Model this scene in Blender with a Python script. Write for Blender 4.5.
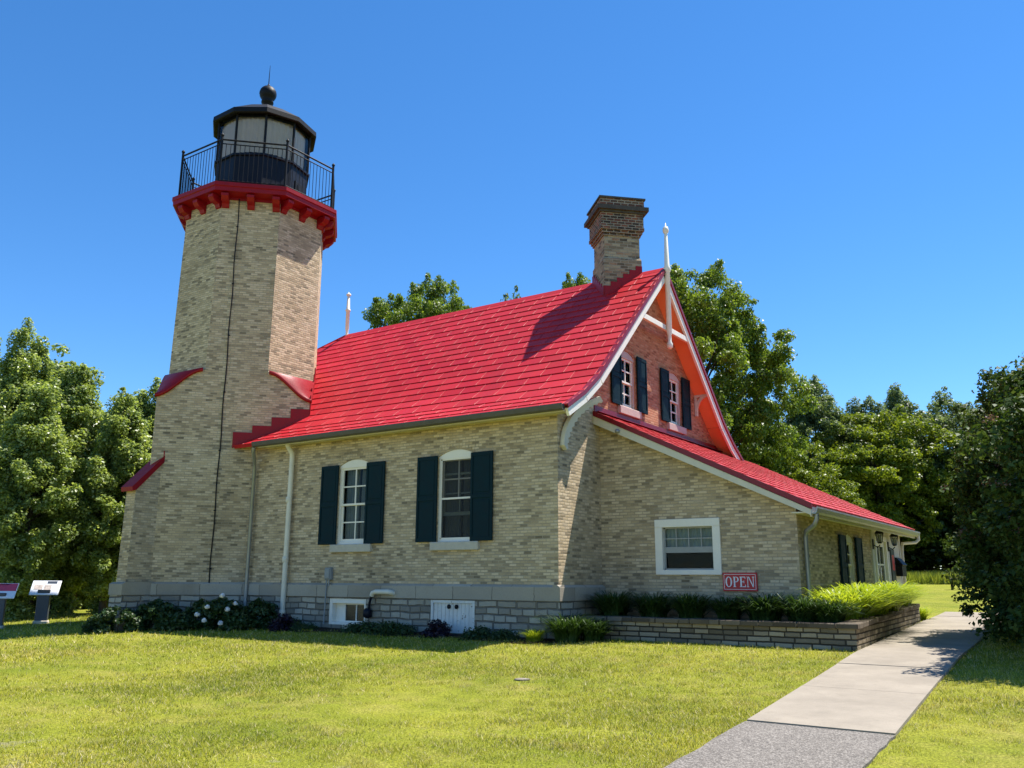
import bpy, bmesh, math, random
import numpy as np
from mathutils import Vector, Matrix
from mathutils.geometry import tessellate_polygon

# ------------------------------------------------------------------ scene, camera, light
for o in list(bpy.data.objects): bpy.data.objects.remove(o)
scn = bpy.context.scene
COL = scn.collection
rnd = random.Random(7)
R = math.radians

cam_d = bpy.data.cameras.new('camera'); cam = bpy.data.objects.new('camera', cam_d); COL.objects.link(cam)
scn.camera = cam
yaw, pit, rol = -0.6014, 0.2218, 0.0049
f_ = Vector((math.sin(yaw)*math.cos(pit), math.cos(yaw)*math.cos(pit), math.sin(pit)))
r_ = Vector((math.cos(yaw), -math.sin(yaw), 0)); u_ = r_.cross(f_)
r2 = math.cos(rol)*r_ + math.sin(rol)*u_; u2 = -math.sin(rol)*r_ + math.cos(rol)*u_
CAM = Vector((9.355, -15.323, 1.148))
m = Matrix((r2, u2, -f_)).transposed().to_4x4(); m.translation = CAM
cam.matrix_world = m
cam_d.sensor_width = 36; cam_d.lens = 869.5/1024*36; cam_d.clip_end = 3000; cam_d.clip_start = .05

SUN = Vector((.237, .41, 1)).normalized()
w = bpy.data.worlds.new('World'); scn.world = w; w.use_nodes = True
nt = w.node_tree; nt.nodes.clear()
sky = nt.nodes.new('ShaderNodeTexSky'); sky.sky_type = 'NISHITA'; sky.sun_disc = False
sky.sun_elevation = math.asin(SUN.z); sky.sun_rotation = math.atan2(SUN.x, SUN.y)
sky.altitude = 1500; sky.air_density = 1.0; sky.dust_density = 0.1; sky.ozone_density = 5.0
bg = nt.nodes.new('ShaderNodeBackground'); bg.inputs[1].default_value = .112
wo = nt.nodes.new('ShaderNodeOutputWorld')
hs = nt.nodes.new('ShaderNodeHueSaturation'); hs.inputs['Saturation'].default_value = 1.22
nt.links.new(sky.outputs[0], hs.inputs['Color']); nt.links.new(hs.outputs[0], bg.inputs[0]); nt.links.new(bg.outputs[0], wo.inputs[0])
sl = bpy.data.lights.new('sun', 'SUN'); sl.energy = 5.0; sl.angle = R(.5); sl.color = (1, .95, .87)
so = bpy.data.objects.new('sun', sl); COL.objects.link(so); so.location = (20, 30, 60)
so.rotation_euler = SUN.to_track_quat('Z', 'Y').to_euler()
scn.view_settings.view_transform = 'Standard'; scn.view_settings.look = 'None'
scn.view_settings.exposure = 0.98; scn.view_settings.gamma = 1
scn.render.engine = 'CYCLES'
scn.cycles.transparent_max_bounces = 16

# ------------------------------------------------------------------ node helpers
class NT:
    def __init__(s, name):
        s.mat = bpy.data.materials.new(name); s.mat.use_nodes = True
        s.t = s.mat.node_tree; s.t.nodes.clear()
        s.out = s.n('ShaderNodeOutputMaterial')
    def n(s, typ, **kw):
        x = s.t.nodes.new(typ)
        for k, v in kw.items(): setattr(x, k, v)
        return x
    def l(s, a, b): s.t.links.new(a, b)
    def put(s, sock, v):
        if isinstance(v, bpy.types.NodeSocket): s.l(v, sock)
        elif v is not None: sock.default_value = v
    def math(s, op, a, b=None, c=None):
        x = s.n('ShaderNodeMath', operation=op)
        for i, v in enumerate((a, b, c)):
            if v is not None: s.put(x.inputs[i], v)
        return x.outputs[0]
    def mix(s, fac, a, b, mode='MIX'):
        x = s.n('ShaderNodeMix', data_type='RGBA', blend_type=mode)
        s.put(x.inputs[0], fac); s.put(x.inputs[6], a); s.put(x.inputs[7], b)
        return x.outputs[2]
    def ramp(s, fac, stops, interp='LINEAR'):
        x = s.n('ShaderNodeValToRGB'); cr = x.color_ramp; cr.interpolation = interp
        while len(cr.elements) < len(stops): cr.elements.new(.5)
        for e, (p, c) in zip(cr.elements, stops): e.position = p; e.color = (*c, 1)
        s.put(x.inputs[0], fac); return x.outputs[0]
    def mapr(s, v, a, b, c=0, d=1, smooth=False):
        x = s.n('ShaderNodeMapRange', interpolation_type='SMOOTHSTEP' if smooth else 'LINEAR')
        s.put(x.inputs[0], v)
        for i, q in enumerate((a, b, c, d)): x.inputs[i+1].default_value = q
        return x.outputs[0]
    def noise(s, vec, scale, detail=3, rough=.55, dim='3D'):
        x = s.n('ShaderNodeTexNoise', noise_dimensions=dim)
        if vec is not None: s.l(vec, x.inputs['Vector'])
        x.inputs['Scale'].default_value = scale; x.inputs['Detail'].default_value = detail
        x.inputs['Roughness'].default_value = rough
        return x.outputs[0]
    def pos(s): return s.n('ShaderNodeNewGeometry').outputs['Position']
    def island(s): return s.n('ShaderNodeNewGeometry').outputs['Random Per Island']
    def bump(s, h, dist, strength=1):
        x = s.n('ShaderNodeBump'); s.l(h, x.inputs['Height']); x.inputs['Distance'].default_value = dist
        x.inputs['Strength'].default_value = strength; return x.outputs[0]
    def bsdf(s, col, rough=.6, normal=None, spec=.4, metal=0, coat=0):
        b = s.n('ShaderNodeBsdfPrincipled')
        s.put(b.inputs['Base Color'], col if isinstance(col, bpy.types.NodeSocket) else (*col, 1))
        s.put(b.inputs['Roughness'], rough); b.inputs['Specular IOR Level'].default_value = spec
        b.inputs['Metallic'].default_value = metal; b.inputs['Coat Weight'].default_value = coat
        if normal is not None: s.l(normal, b.inputs['Normal'])
        return b.outputs[0]
    def done(s, sh): s.l(sh, s.out.inputs[0]); return s.mat

def paint(name, col, rough=.5, var=.12, scale=6, spec=.4, metal=0, wear=None, bump=.002):
    t = NT(name); p = t.pos()
    nz = t.noise(p, scale, 5, .6); fine = t.noise(p, scale*14, 2)
    c = t.mix(t.mapr(nz, .3, .7), tuple(x*(1-var) for x in col)+(1,), tuple(min(1, x*(1+var)) for x in col)+(1,))
    c = t.mix(t.mapr(fine, .35, .8, 0, .25), c, tuple(x*.8 for x in col)+(1,))
    if wear:
        wn = t.noise(p, 9, 6, .7)
        c = t.mix(t.mapr(wn, wear[1], wear[1]+.06), c, (*wear[0], 1))
    rr = t.mapr(nz, .3, .7, rough*.85, min(1, rough*1.15))
    return t.done(t.bsdf(c, rr, t.bump(fine, bump), spec, metal))

def brick_mat(name, bw, bh, m, stops, mortar, stain=.5, bumpd=.006, irregular=0, tint=None, dark=None):
    t = NT(name)
    uv = t.n('ShaderNodeUVMap').outputs[0]
    sep = t.n('ShaderNodeSeparateXYZ'); t.l(uv, sep.inputs[0])
    u, v = sep.outputs[0], sep.outputs[1]
    wob = t.noise(uv, 9, 2)
    v = t.math('ADD', v, t.math('MULTIPLY', t.math('SUBTRACT', wob, .5), bh*.16))
    u = t.math('ADD', u, t.math('MULTIPLY', t.math('SUBTRACT', wob, .5), bh*.12))
    if irregular:                                   # courses and lengths of squared rubble vary
        big = t.noise(uv, 1.6, 1)
        v = t.math('ADD', v, t.math('MULTIPLY', t.math('SUBTRACT', big, .5), bh*irregular))
    vv = t.math('DIVIDE', v, bh); row = t.math('FLOOR', vv); fy = t.math('FRACT', vv)
    wr = t.n('ShaderNodeTexWhiteNoise', noise_dimensions='1D'); t.l(row, wr.inputs['W'])
    off = t.math('ADD', t.math('MULTIPLY', t.math('MODULO', row, 2.0), .5), t.math('MULTIPLY', wr.outputs[0], .1+irregular*2))
    uu = t.math('ADD', t.math('DIVIDE', u, bw), off)
    if irregular:
        uu = t.math('MULTIPLY', uu, t.math('ADD', .75, t.math('MULTIPLY', wr.outputs[0], .6)))
    colm = t.math('FLOOR', uu); fx = t.math('FRACT', uu)
    dx = t.math('MULTIPLY', t.math('MINIMUM', fx, t.math('SUBTRACT', 1.0, fx)), bw)
    dy = t.math('MULTIPLY', t.math('MINIMUM', fy, t.math('SUBTRACT', 1.0, fy)), bh)
    fac = t.mapr(t.math('MINIMUM', dx, dy), m*.35, m*.95, 0, 1, True)
    cv = t.n('ShaderNodeCombineXYZ'); t.l(colm, cv.inputs[0]); t.l(row, cv.inputs[1])
    wn = t.n('ShaderNodeTexWhiteNoise', noise_dimensions='2D'); t.l(cv.outputs[0], wn.inputs['Vector'])
    p = t.pos()
    # neighbouring bricks cluster a little: shift the random value by broad noise
    rv = t.math('ADD', t.math('MULTIPLY', wn.outputs[0], .8), t.math('MULTIPLY', t.noise(p, 1.4, 5, .6), .4))
    rv = t.math('SUBTRACT', rv, .1)
    c = t.ramp(rv, stops)
    g = t.noise(p, 28, 4, .7)
    c = t.mix(t.mapr(g, .3, .75, 0, .35), c, (.05, .045, .035, 1), 'MULTIPLY') if False else t.mix(t.mapr(g, .35, .8, 0, .3), c, tuple(x*.45 for x in stops[1][1])+(1,))
    mn = t.mix(t.mapr(t.noise(p, 3, 4), .3, .7), tuple(x*.75 for x in mortar)+(1,), tuple(x*1.15 for x in mortar)+(1,))
    c = t.mix(fac, mn, c)
    st = t.noise(p, .55, 6, .62)
    c = t.mix(t.mapr(st, .5, .75, 0, stain), c, t.mix(1.0, c, (.52, .5, .47, 1), 'MULTIPLY'))
    if dark: c = t.mix(t.mapr(t.noise(p, 2.2, 5, .7), dark[1], dark[1]+.2, 0, .8), c, (*dark[0], 1))
    h = t.math('ADD', fac, t.math('MULTIPLY', g, .5))
    h = t.math('ADD', h, t.math('MULTIPLY', wn.outputs[0], .4))
    return t.done(t.bsdf(c, .88, t.bump(h, bumpd), .2))

M = {}
M['brick'] = brick_mat('cream_brick', .185, .062, .011,
    [(0, (.13, .102, .066)), (.11, (.27, .212, .138)), (.32, (.50, .378, .232)), (.62, (.61, .468, .294)), (.84, (.71, .56, .375)), (1, (.34, .278, .2))], (.43, .348, .24), stain=.5)
M['bounce_brick'] = brick_mat('gable_brick_red_bounce', .185, .062, .011,
    [(0, (.2, .075, .04)), (.12, (.34, .13, .07)), (.32, (.49, .205, .11)), (.62, (.57, .255, .14)), (.86, (.62, .33, .2)), (1, (.4, .15, .08))], (.46, .25, .15), stain=.3)  # cream brick reddened: annex roof bounce light painted into the colour
M['sooty_brick'] = brick_mat('sooty_red_brick', .2, .075, .016,
    [(0, (.025, .02, .018)), (.3, (.07, .045, .035)), (.5, (.16, .06, .04)), (.7, (.24, .09, .055)), (.85, (.12, .08, .055)), (1, (.25, .19, .13))], (.34, .29, .23), dark=((.02, .017, .015), .5))
M['old_brick'] = brick_mat('weathered_brick', .215, .078, .013,
    [(0, (.06, .045, .035)), (.2, (.18, .135, .09)), (.5, (.36, .28, .185)), (.75, (.44, .355, .24)), (.9, (.3, .15, .09)), (1, (.48, .4, .29))], (.34, .29, .22), dark=((.06, .05, .04), .6))
M['rubble'] = brick_mat('squared_rubble_stone', .37, .145, .024,
    [(0, (.2, .175, .135)), (.25, (.3, .265, .21)), (.6, (.42, .38, .305)), (1, (.52, .47, .38))], (.2, .175, .14), bumpd=.03, irregular=.55)
M['capstone'] = brick_mat('dressed_stone', 1.05, .6, .012,
    [(0, (.31, .27, .215)), (.5, (.40, .355, .285)), (1, (.48, .43, .35))], (.2, .175, .14), bumpd=.006)
M['planter'] = brick_mat('planter_block', .36, .095, .018,
    [(0, (.11, .09, .062)), (.3, (.21, .17, .118)), (.6, (.34, .275, .19)), (1, (.46, .38, .265))], (.06, .048, .034), bumpd=.02, irregular=.2)
M['planter_cap'] = brick_mat('planter_cap_stone', .6, .5, .014,
    [(0, (.06, .046, .033)), (.5, (.12, .095, .068)), (1, (.22, .18, .135))], (.1, .08, .06), bumpd=.01)

def red_mat():
    t = NT('red_roof_enamel'); p = t.pos()
    isl = t.island(); nz = t.noise(p, 1.3, 5, .6); fine = t.noise(p, 60, 3)
    c = t.ramp(isl, [(0, (.40, .012, .018)), (.5, (.45, .015, .022)), (1, (.50, .022, .029))])
    c = t.mix(t.mapr(nz, .45, .75, 0, .4), c, (.35, .018, .028, 1))
    c = t.mix(t.mapr(t.noise(p, 18, 5, .7), .62, .75, 0, .3), c, (.3, .03, .04, 1))
    mp = t.n('ShaderNodeMapping'); t.l(p, mp.inputs[0]); mp.inputs['Scale'].default_value = (3.2, .25, .25)
    c = t.mix(t.mapr(t.noise(mp.outputs[0], 1.0, 5, .65), .5, .75, 0, .45), c, (.27, .02, .028, 1))
    return t.done(t.bsdf(c, t.mapr(nz, .3, .7, .45, .62), t.bump(fine, .0015), .2))
M['red'] = red_mat()
M['red_trim'] = paint('red_trim_paint', (.26, .004, .009), .45, .12, 4, .25)
M['red_edge'] = paint('dark_red_drip_edge', (.2, .006, .012), .4, .1, 4)
M['white'] = paint('white_paint', (.82, .76, .66), .5, .05, 3)
M['cream'] = paint('cream_paint', (.62, .57, .45), .55, .08, 3)
M['soffit'] = paint('soffit_red_bounce', (.82, .28, .11), .55, .06, 2)  # coral is red roof bounce painted over a cream soffit
M['peeling'] = paint('peeling_white_boards', (.68, .67, .63), .7, .1, 3, wear=((.2, .17, .13), .6))
M['shutter'] = paint('dark_teal_shutter_paint', (.003, .019, .026), .6, .2, 5, .12)
M['black'] = paint('black_iron', (.008, .008, .009), .55, .2, 8, .2)
M['navy'] = paint('lantern_dark_steel', (.006, .009, .018), .5, .2, 5, .22)
M['gutter'] = paint('weathered_gutter', (.085, .075, .058), .5, .2, 5, .4)
M['galv'] = paint('galvanized_metal', (.3, .31, .31), .42, .12, 6, .5, .5)
M['whitepipe'] = paint('white_pipe_paint', (.72, .66, .54), .45, .08, 4)
M['sill'] = paint('stone_sill', (.5, .45, .37), .8, .1, 8)
M['pink_bounce'] = paint('pink_bounce_trim', (.55, .40, .34), .6, .1, 6)  # gable window frames and sills: pink roof bounce put into the colour
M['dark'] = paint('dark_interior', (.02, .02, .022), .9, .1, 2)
M['blind'] = paint('roller_blind_fabric', (.5, .49, .45), .8, .1, 5)
M['curtain'] = paint('net_curtain', (.3, .29, .27), .9, .15, 4)
M['lantern_curtain'] = paint('lantern_curtain_cloth', (.62, .52, .45), .85, .05, 2)
M['grey_box'] = paint('grey_utility_metal', (.26, .27, .27), .5, .1, 8)
M['siding'] = paint('white_siding_paint', (.6, .56, .48), .6, .06, 3)
M['sign_red'] = paint('sign_red_paint', (.5, .02, .025), .45, .06, 3)
M['sign_white'] = paint('sign_white_letters', (.8, .79, .77), .5, .03, 3)
M['panel_white'] = paint('panel_white_print', (.75, .76, .78), .35, .04, 12)
M['panel_red'] = paint('panel_red_print', (.55, .06, .1), .35, .1, 12)
M['panel_dark'] = paint('panel_dark_print', (.05, .06, .08), .35, .1, 12)
M['panel_picture'] = paint('panel_picture_print', (.45, .38, .33), .35, .35, 14)
M['wood'] = paint('weathered_wood', (.2, .16, .12), .8, .2, 5)
M['bark'] = paint('tree_bark', (.09, .072, .055), .9, .3, 9, .2, bump=.02)
M['soil'] = paint('mulch_soil', (.06, .042, .03), .95, .3, 14, .1, bump=.03)
M['petal'] = paint('white_peony_petal', (.8, .76, .74), .6, .06, 20)
M['rust'] = paint('rusty_orange_litter', (.4, .1, .04), .8, .3, 20)
M['lamp_glass'] = paint('lamp_glass', (.5, .47, .4), .15, .05, 5, .6)

def glass_mat(name='window_glass', tr=(.75, .8, .8), refl=1.16):
    t = NT(name)
    tb = t.n('ShaderNodeBsdfTransparent'); tb.inputs[0].default_value = (*tr, 1)
    g = t.n('ShaderNodeBsdfGlossy'); g.inputs['Roughness'].default_value = .02
    t.l(t.bump(t.noise(t.pos(), 3.5, 2), .004), g.inputs['Normal'])
    fr = t.n('ShaderNodeFresnel'); fr.inputs[0].default_value = refl
    mx = t.n('ShaderNodeMixShader'); t.l(fr.outputs[0], mx.inputs[0]); t.l(tb.outputs[0], mx.inputs[1]); t.l(g.outputs[0], mx.inputs[2])
    return t.done(mx.outputs[0])
M['glass'] = glass_mat()
M['lantern_glass'] = glass_mat('lantern_glass', (.88, .9, .91), 1.4)

def screen_mat():
    t = NT('insect_screen'); tb = t.n('ShaderNodeBsdfTransparent'); tb.inputs[0].default_value = (.7, .7, .7, 1)
    mx = t.n('ShaderNodeMixShader'); mx.inputs[0].default_value = .35; t.l(tb.outputs[0], mx.inputs[1]); t.l(t.bsdf((.05, .05, .05), .8), mx.inputs[2])
    return t.done(mx.outputs[0])
M['screen'] = screen_mat()
def leaf_mat(name, c0, c1, c2, trans=.35, rough=.45, spec=.35):
    t = NT(name); isl = t.island()
    ob = t.n('ShaderNodeObjectInfo').outputs['Random']
    big = t.noise(t.pos(), .55, 3, .6)
    v = t.math('ADD', t.math('MULTIPLY', isl, .62), t.math('MULTIPLY', big, .38))
    c = t.ramp(v, [(0.05, c0), (.5, c1), (.95, c2)])
    d = t.bsdf(c, rough, None, spec)
    tr = t.n('ShaderNodeBsdfTranslucent'); t.l(t.mix(1.0, c, (1.5, 1.4, .7, 1), 'MULTIPLY'), tr.inputs[0])
    mx = t.n('ShaderNodeMixShader'); mx.inputs[0].default_value = trans
    t.l(d, mx.inputs[1]); t.l(tr.outputs[0], mx.inputs[2])
    return t.done(mx.outputs[0])
M['leaf_left'] = leaf_mat('poplar_leaf', (.09, .14, .03), (.22, .3, .075), (.40, .47, .24), .5, .36, .5)
M['leaf_maple'] = leaf_mat('maple_leaf', (.06, .115, .014), (.125, .195, .025), (.21, .29, .045), .45)
M['leaf_far'] = leaf_mat('far_leaf', (.075, .12, .05), (.12, .175, .075), (.18, .24, .115), .45)
M['leaf_yellow'] = leaf_mat('yellow_green_leaf', (.07, .115, .012), (.14, .2, .018), (.24, .28, .03), .45)
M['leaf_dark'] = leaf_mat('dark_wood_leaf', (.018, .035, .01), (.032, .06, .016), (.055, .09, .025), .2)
M['leaf_lilac'] = leaf_mat('lilac_leaf', (.022, .046, .01), (.042, .08, .016), (.1, .14, .04), .25, .55, .12)
M['leaf_pink'] = leaf_mat('spent_lilac_bloom', (.09, .05, .045), (.16, .1, .085), (.24, .17, .14), .2)
M['leaf_peony'] = leaf_mat('peony_leaf', (.02, .045, .014), (.035, .07, .02), (.06, .105, .03), .2)
M['leaf_purple'] = leaf_mat('purple_leaf', (.012, .008, .016), (.025, .014, .03), (.04, .025, .045), .15)
M['blade_dark'] = leaf_mat('dark_blade', (.02, .05, .012), (.035, .075, .016), (.06, .11, .025), .25)
M['blade_bright'] = leaf_mat('daylily_blade', (.16, .25, .016), (.29, .38, .025), (.46, .51, .06), .42)
M['reed'] = leaf_mat('tall_grass_blade', (.14, .2, .03), (.24, .3, .05), (.36, .38, .09), .35)

def ground_color(t, p):
    big = t.noise(p, .35, 5, .6); mid = t.noise(p, 1.6, 5, .65); fine = t.noise(p, 40, 3, .7)
    c = t.mix(t.mapr(big, .35, .65), (.22, .26, .018, 1), (.38, .38, .04, 1))
    c = t.mix(t.mapr(mid, .5, .72, 0, .75), c, (.43, .38, .09, 1))
    return c, big, mid, fine
def lawn_mat():
    t = NT('lawn_turf'); p = t.pos(); c, big, mid, fine = ground_color(t, p)
    c = t.mix(t.mapr(fine, .35, .65, 0, 1), t.mix(1.0, c, (.36, .38, .3, 1), 'MULTIPLY'), c)
    sep = t.n('ShaderNodeSeparateXYZ'); t.l(p, sep.inputs[0])
    # worn bare soil by the near edge of the lawn
    near = t.mapr(sep.outputs[1], -8.6, -11.0)
    bare = t.mapr(t.math('ADD', t.noise(p, 2.2, 6, .75), t.math('MULTIPLY', near, .18)), .68, .78, 0, .7)
    c = t.mix(t.math('MULTIPLY', bare, near), c, (.3, .26, .2, 1))
    return t.done(t.bsdf(c, .9, t.bump(t.math('ADD', fine, mid), .03), .15))
M['lawn'] = lawn_mat()
def blade_mat():
    t = NT('lawn_blade'); p = t.pos(); c, big, mid, fine = ground_color(t, p)
    isl = t.island()
    c = t.mix(t.mapr(isl, .0, .8, .0, 1), t.mix(1.0, c, (.42, .52, .4, 1), 'MULTIPLY'), t.mix(1.0, c, (1.7, 1.5, 1.6, 1), 'MULTIPLY'))
    c = t.mix(t.mapr(isl, .8, .83), c, (.58, .5, .25, 1))
    d = t.bsdf(c, .55, None, .25)
    tr = t.n('ShaderNodeBsdfTranslucent'); t.l(c, tr.inputs[0])
    mx = t.n('ShaderNodeMixShader'); mx.inputs[0].default_value = .35
    t.l(d, mx.inputs[1]); t.l(tr.outputs[0], mx.inputs[2]); return t.done(mx.outputs[0])
M['blade'] = blade_mat()
def concrete_mat(name, base, speck, pebble=False):
    t = NT(name); p = t.pos()
    n1 = t.noise(p, 1.2, 6, .65); n2 = t.noise(p, 120 if not pebble else 70, 2, .6)
    c = t.mix(t.mapr(n1, .35, .7), tuple(x*.82 for x in base)+(1,), tuple(min(1, x*1.1) for x in base)+(1,))
    if pebble:
        vo = t.n('ShaderNodeTexVoronoi'); t.l(p, vo.inputs['Vector']); vo.inputs['Scale'].default_value = 75
        c = t.mix(t.mapr(vo.outputs['Distance'], .25, .75, 0, .8), c, (.06, .055, .05, 1))
        sepc = t.n('ShaderNodeSeparateColor'); t.l(vo.outputs['Color'], sepc.inputs[0])
        c = t.mix(t.mapr(sepc.outputs[0], .55, .9, 0, .6), c, (.36, .33, .29, 1))
    else:
        c = t.mix(t.mapr(n2, .45, .8, 0, .5), c, (*speck, 1))
        c = t.mix(t.mapr(t.noise(p, 5, 6, .7), .52, .75, 0, .4), c, tuple(x*.58 for x in base)+(1,))
    return t.done(t.bsdf(c, .9, t.bump(n2, .004), .2))
M['concrete'] = concrete_mat('pavement_concrete', (.31, .27, .215), (.17, .145, .115))
M['pebble'] = concrete_mat('exposed_aggregate', (.19, .17, .148), (.1, .1, .1), True)

# ------------------------------------------------------------------ mesh helpers
class MB:
    """collects faces (world or local frame) into one mesh"""
    def __init__(s, o=(0, 0, 0), a=(1, 0, 0), n=(0, 1, 0), up=(0, 0, 1)):
        s.V = []; s.F = []; s.S = []; s.fr(o, a, n, up)
    def fr(s, o, a, n, up=(0, 0, 1)):
        s.o, s.a, s.n, s.up = Vector(o), Vector(a), Vector(n), Vector(up); return s
    def w(s, p): return s.o + s.a*p[0] + s.n*p[1] + s.up*p[2]
    def face(s, pts, smooth=False):
        k = len(s.V); s.V += [tuple(s.w(p)) for p in pts]; s.F.append(tuple(range(k, k+len(pts)))); s.S.append(smooth)
    def mesh(s, verts, faces, smooth=False):
        k = len(s.V); s.V += [tuple(s.w(p)) for p in verts]
        s.F += [tuple(i+k for i in f) for f in faces]; s.S += [smooth]*len(faces)
    def box(s, u0, u1, d0, d1, z0, z1, b=0):
        if b <= 0:
            v = [(x, y, z) for z in (z0, z1) for y in (d0, d1) for x in (u0, u1)]
            s.mesh(v, [(0, 2, 3, 1), (4, 5, 7, 6), (0, 1, 5, 4), (2, 6, 7, 3), (0, 4, 6, 2), (1, 3, 7, 5)])
        else:                                        # chamfered
            bm = bmesh.new(); bmesh.ops.create_cube(bm, size=1)
            for v in bm.verts: v.co = Vector(((u0+u1)/2+v.co.x*(u1-u0), (d0+d1)/2+v.co.y*(d1-d0), (z0+z1)/2+v.co.z*(z1-z0)))
            bmesh.ops.bevel(bm, geom=bm.edges[:], offset=b, segments=1, affect='EDGES')
            bm.verts.index_update(); s.mesh([v.co for v in bm.verts], [[v.index for v in f.verts] for f in bm.faces]); bm.free()
    def prism(s, poly, axis_a, axis_b):              # poly points (3D) extruded from axis_a to axis_b offset vectors
        n = len(poly); A = [Vector(p)+Vector(axis_a) for p in poly]; B = [Vector(p)+Vector(axis_b) for p in poly]
        s.mesh(A+B, [tuple(range(n))[::-1], tuple(range(n, 2*n))] + [(i, (i+1) % n, n+(i+1) % n, n+i) for i in range(n)])
    def poly_holes(s, outer, holes, d):              # flat wall sheet in (u,z) with holes, at depth d
        loops = [[Vector((p[0], p[1], 0)) for p in outer]] + [[Vector((p[0], p[1], 0)) for p in h] for h in holes]
        flat = [p for l in loops for p in l]
        s.mesh([(p.x, d, p.y) for p in flat], [tuple(t) for t in tessellate_polygon(loops)])
        return s
    def reveal(s, loop, d0, d1):
        n = len(loop)
        for i in range(n):
            a, b = loop[i], loop[(i+1) % n]
            s.face([(a[0], d0, a[1]), (b[0], d0, b[1]), (b[0], d1, b[1]), (a[0], d1, a[1])])
    def tube(s, pts, r, n=8, caps=True, smooth=True):
        pts = [Vector(p) for p in pts]; k = len(pts); rr = r if isinstance(r, (list, tuple)) else [r]*k
        V = []; prev = None
        for i, p in enumerate(pts):
            t = (pts[min(i+1, k-1)]-pts[max(i-1, 0)]).normalized()
            if prev is None: x = t.cross(Vector((0, 0, 1)) if abs(t.z) < .9 else Vector((1, 0, 0))).normalized()
            else: x = (prev - t*prev.dot(t)).normalized()
            prev = x; y = t.cross(x)
            V += [p+(x*math.cos(2*math.pi*j/n)+y*math.sin(2*math.pi*j/n))*rr[i] for j in range(n)]
        F = [(i*n+j, i*n+(j+1) % n, (i+1)*n+(j+1) % n, (i+1)*n+j) for i in range(k-1) for j in range(n)]
        s.mesh(V, F, smooth)
        if caps: s.mesh(V[:n], [tuple(range(n))[::-1]]); s.mesh(V[-n:], [tuple(range(n))])
    def lathe(s, prof, c, n=16, rot=0, smooth=True):  # prof: (r,z) pairs
        V = []
        for r, z in prof: V += [(c[0]+r*math.cos(rot+2*math.pi*j/n), c[1]+r*math.sin(rot+2*math.pi*j/n), c[2]+z) for j in range(n)]
        k = len(prof)
        s.mesh(V, [(i*n+j, i*n+(j+1) % n, (i+1)*n+(j+1) % n, (i+1)*n+j) for i in range(k-1) for j in range(n)] + [tuple(range(n))[::-1], tuple(range((k-1)*n, k*n))], smooth)
    def build(s, name, mat, parent=None, origin=None, recalc=True):
        me = bpy.data.meshes.new(name)
        org = Vector(origin) if origin is not None else Vector((0, 0, 0))
        me.from_pydata([tuple(Vector(v)-org) for v in s.V], [], s.F)
        me.polygons.foreach_set('use_smooth', s.S)
        if recalc:
            bm = bmesh.new(); bm.from_mesh(me)
            bmesh.ops.remove_doubles(bm, verts=bm.verts, dist=1e-5) if False else None
            bmesh.ops.recalc_face_normals(bm, faces=bm.faces); bm.to_mesh(me); bm.free()
        uvl = me.uv_layers.new(name='UVMap')
        for p in me.polygons:
            n = p.normal
            if abs(n.z) > .85: T, B = Vector((1, 0, 0)), Vector((0, 1, 0))
            else:
                T = Vector((-n.y, n.x, 0)).normalized(); B = n.cross(T)
                if T.x+T.y*.5 < 0: T = -T
                if B.z < 0: B = -B
            for li in p.loop_indices:
                co = me.vertices[me.loops[li].vertex_index].co + org
                uvl.data[li].uv = (co.dot(T), co.dot(B))
        me.materials.append(mat)
        o = bpy.data.objects.new(name, me); COL.objects.link(o); o.location = org
        if parent is not None: attach(o, parent)
        return o

def wloc(o):
    v = Vector(o.location); p = o.parent
    while p: v = v + Vector(p.location) if False else v; p = None
    return v
ABS = {}
def attach(o, parent):
    """parent without moving; every parent here is unrotated at build time, so locations simply subtract"""
    here = Vector(o.location); pl = ABS.get(parent.name, Vector(parent.location))
    o.parent = parent; o.location = here - pl; ABS[o.name] = here

def tag(o, label, cat, group=None, kind=None):
    if label: o['label'] = label
    if cat: o['category'] = cat
    if group: o['group'] = group
    if kind: o['kind'] = kind
    return o
def thing(name, loc, label, cat, group=None):
    o = bpy.data.objects.new(name, None); COL.objects.link(o); o.location = loc; o.empty_display_size = .3
    return tag(o, label, cat, group)

def zg(x, y):
    return float(np.interp(y, [-60, -30, -12, -6, -2.5, 0, 12, 25, 45, 120, 400], [-.6, -.5, -.42, -.3, -.13, 0, .22, .6, 1.25, 2.3, 4]))
def cam_dir(px, py=384):
    return f_*1 + r2*((px-512)/869.5) - u2*((py-384)/869.5)
def at(px, D):                                       # ground point at horizontal distance D in the direction of column px
    d = cam_dir(px, 500); k = D/math.hypot(d.x, d.y); x, y = CAM.x+k*d.x, CAM.y+k*d.y
    return Vector((x, y, zg(x, y)))
def top_at(px, py, D):
    d = cam_dir(px, py); k = D/math.hypot(d.x, d.y); return CAM.z+k*d.z

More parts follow.
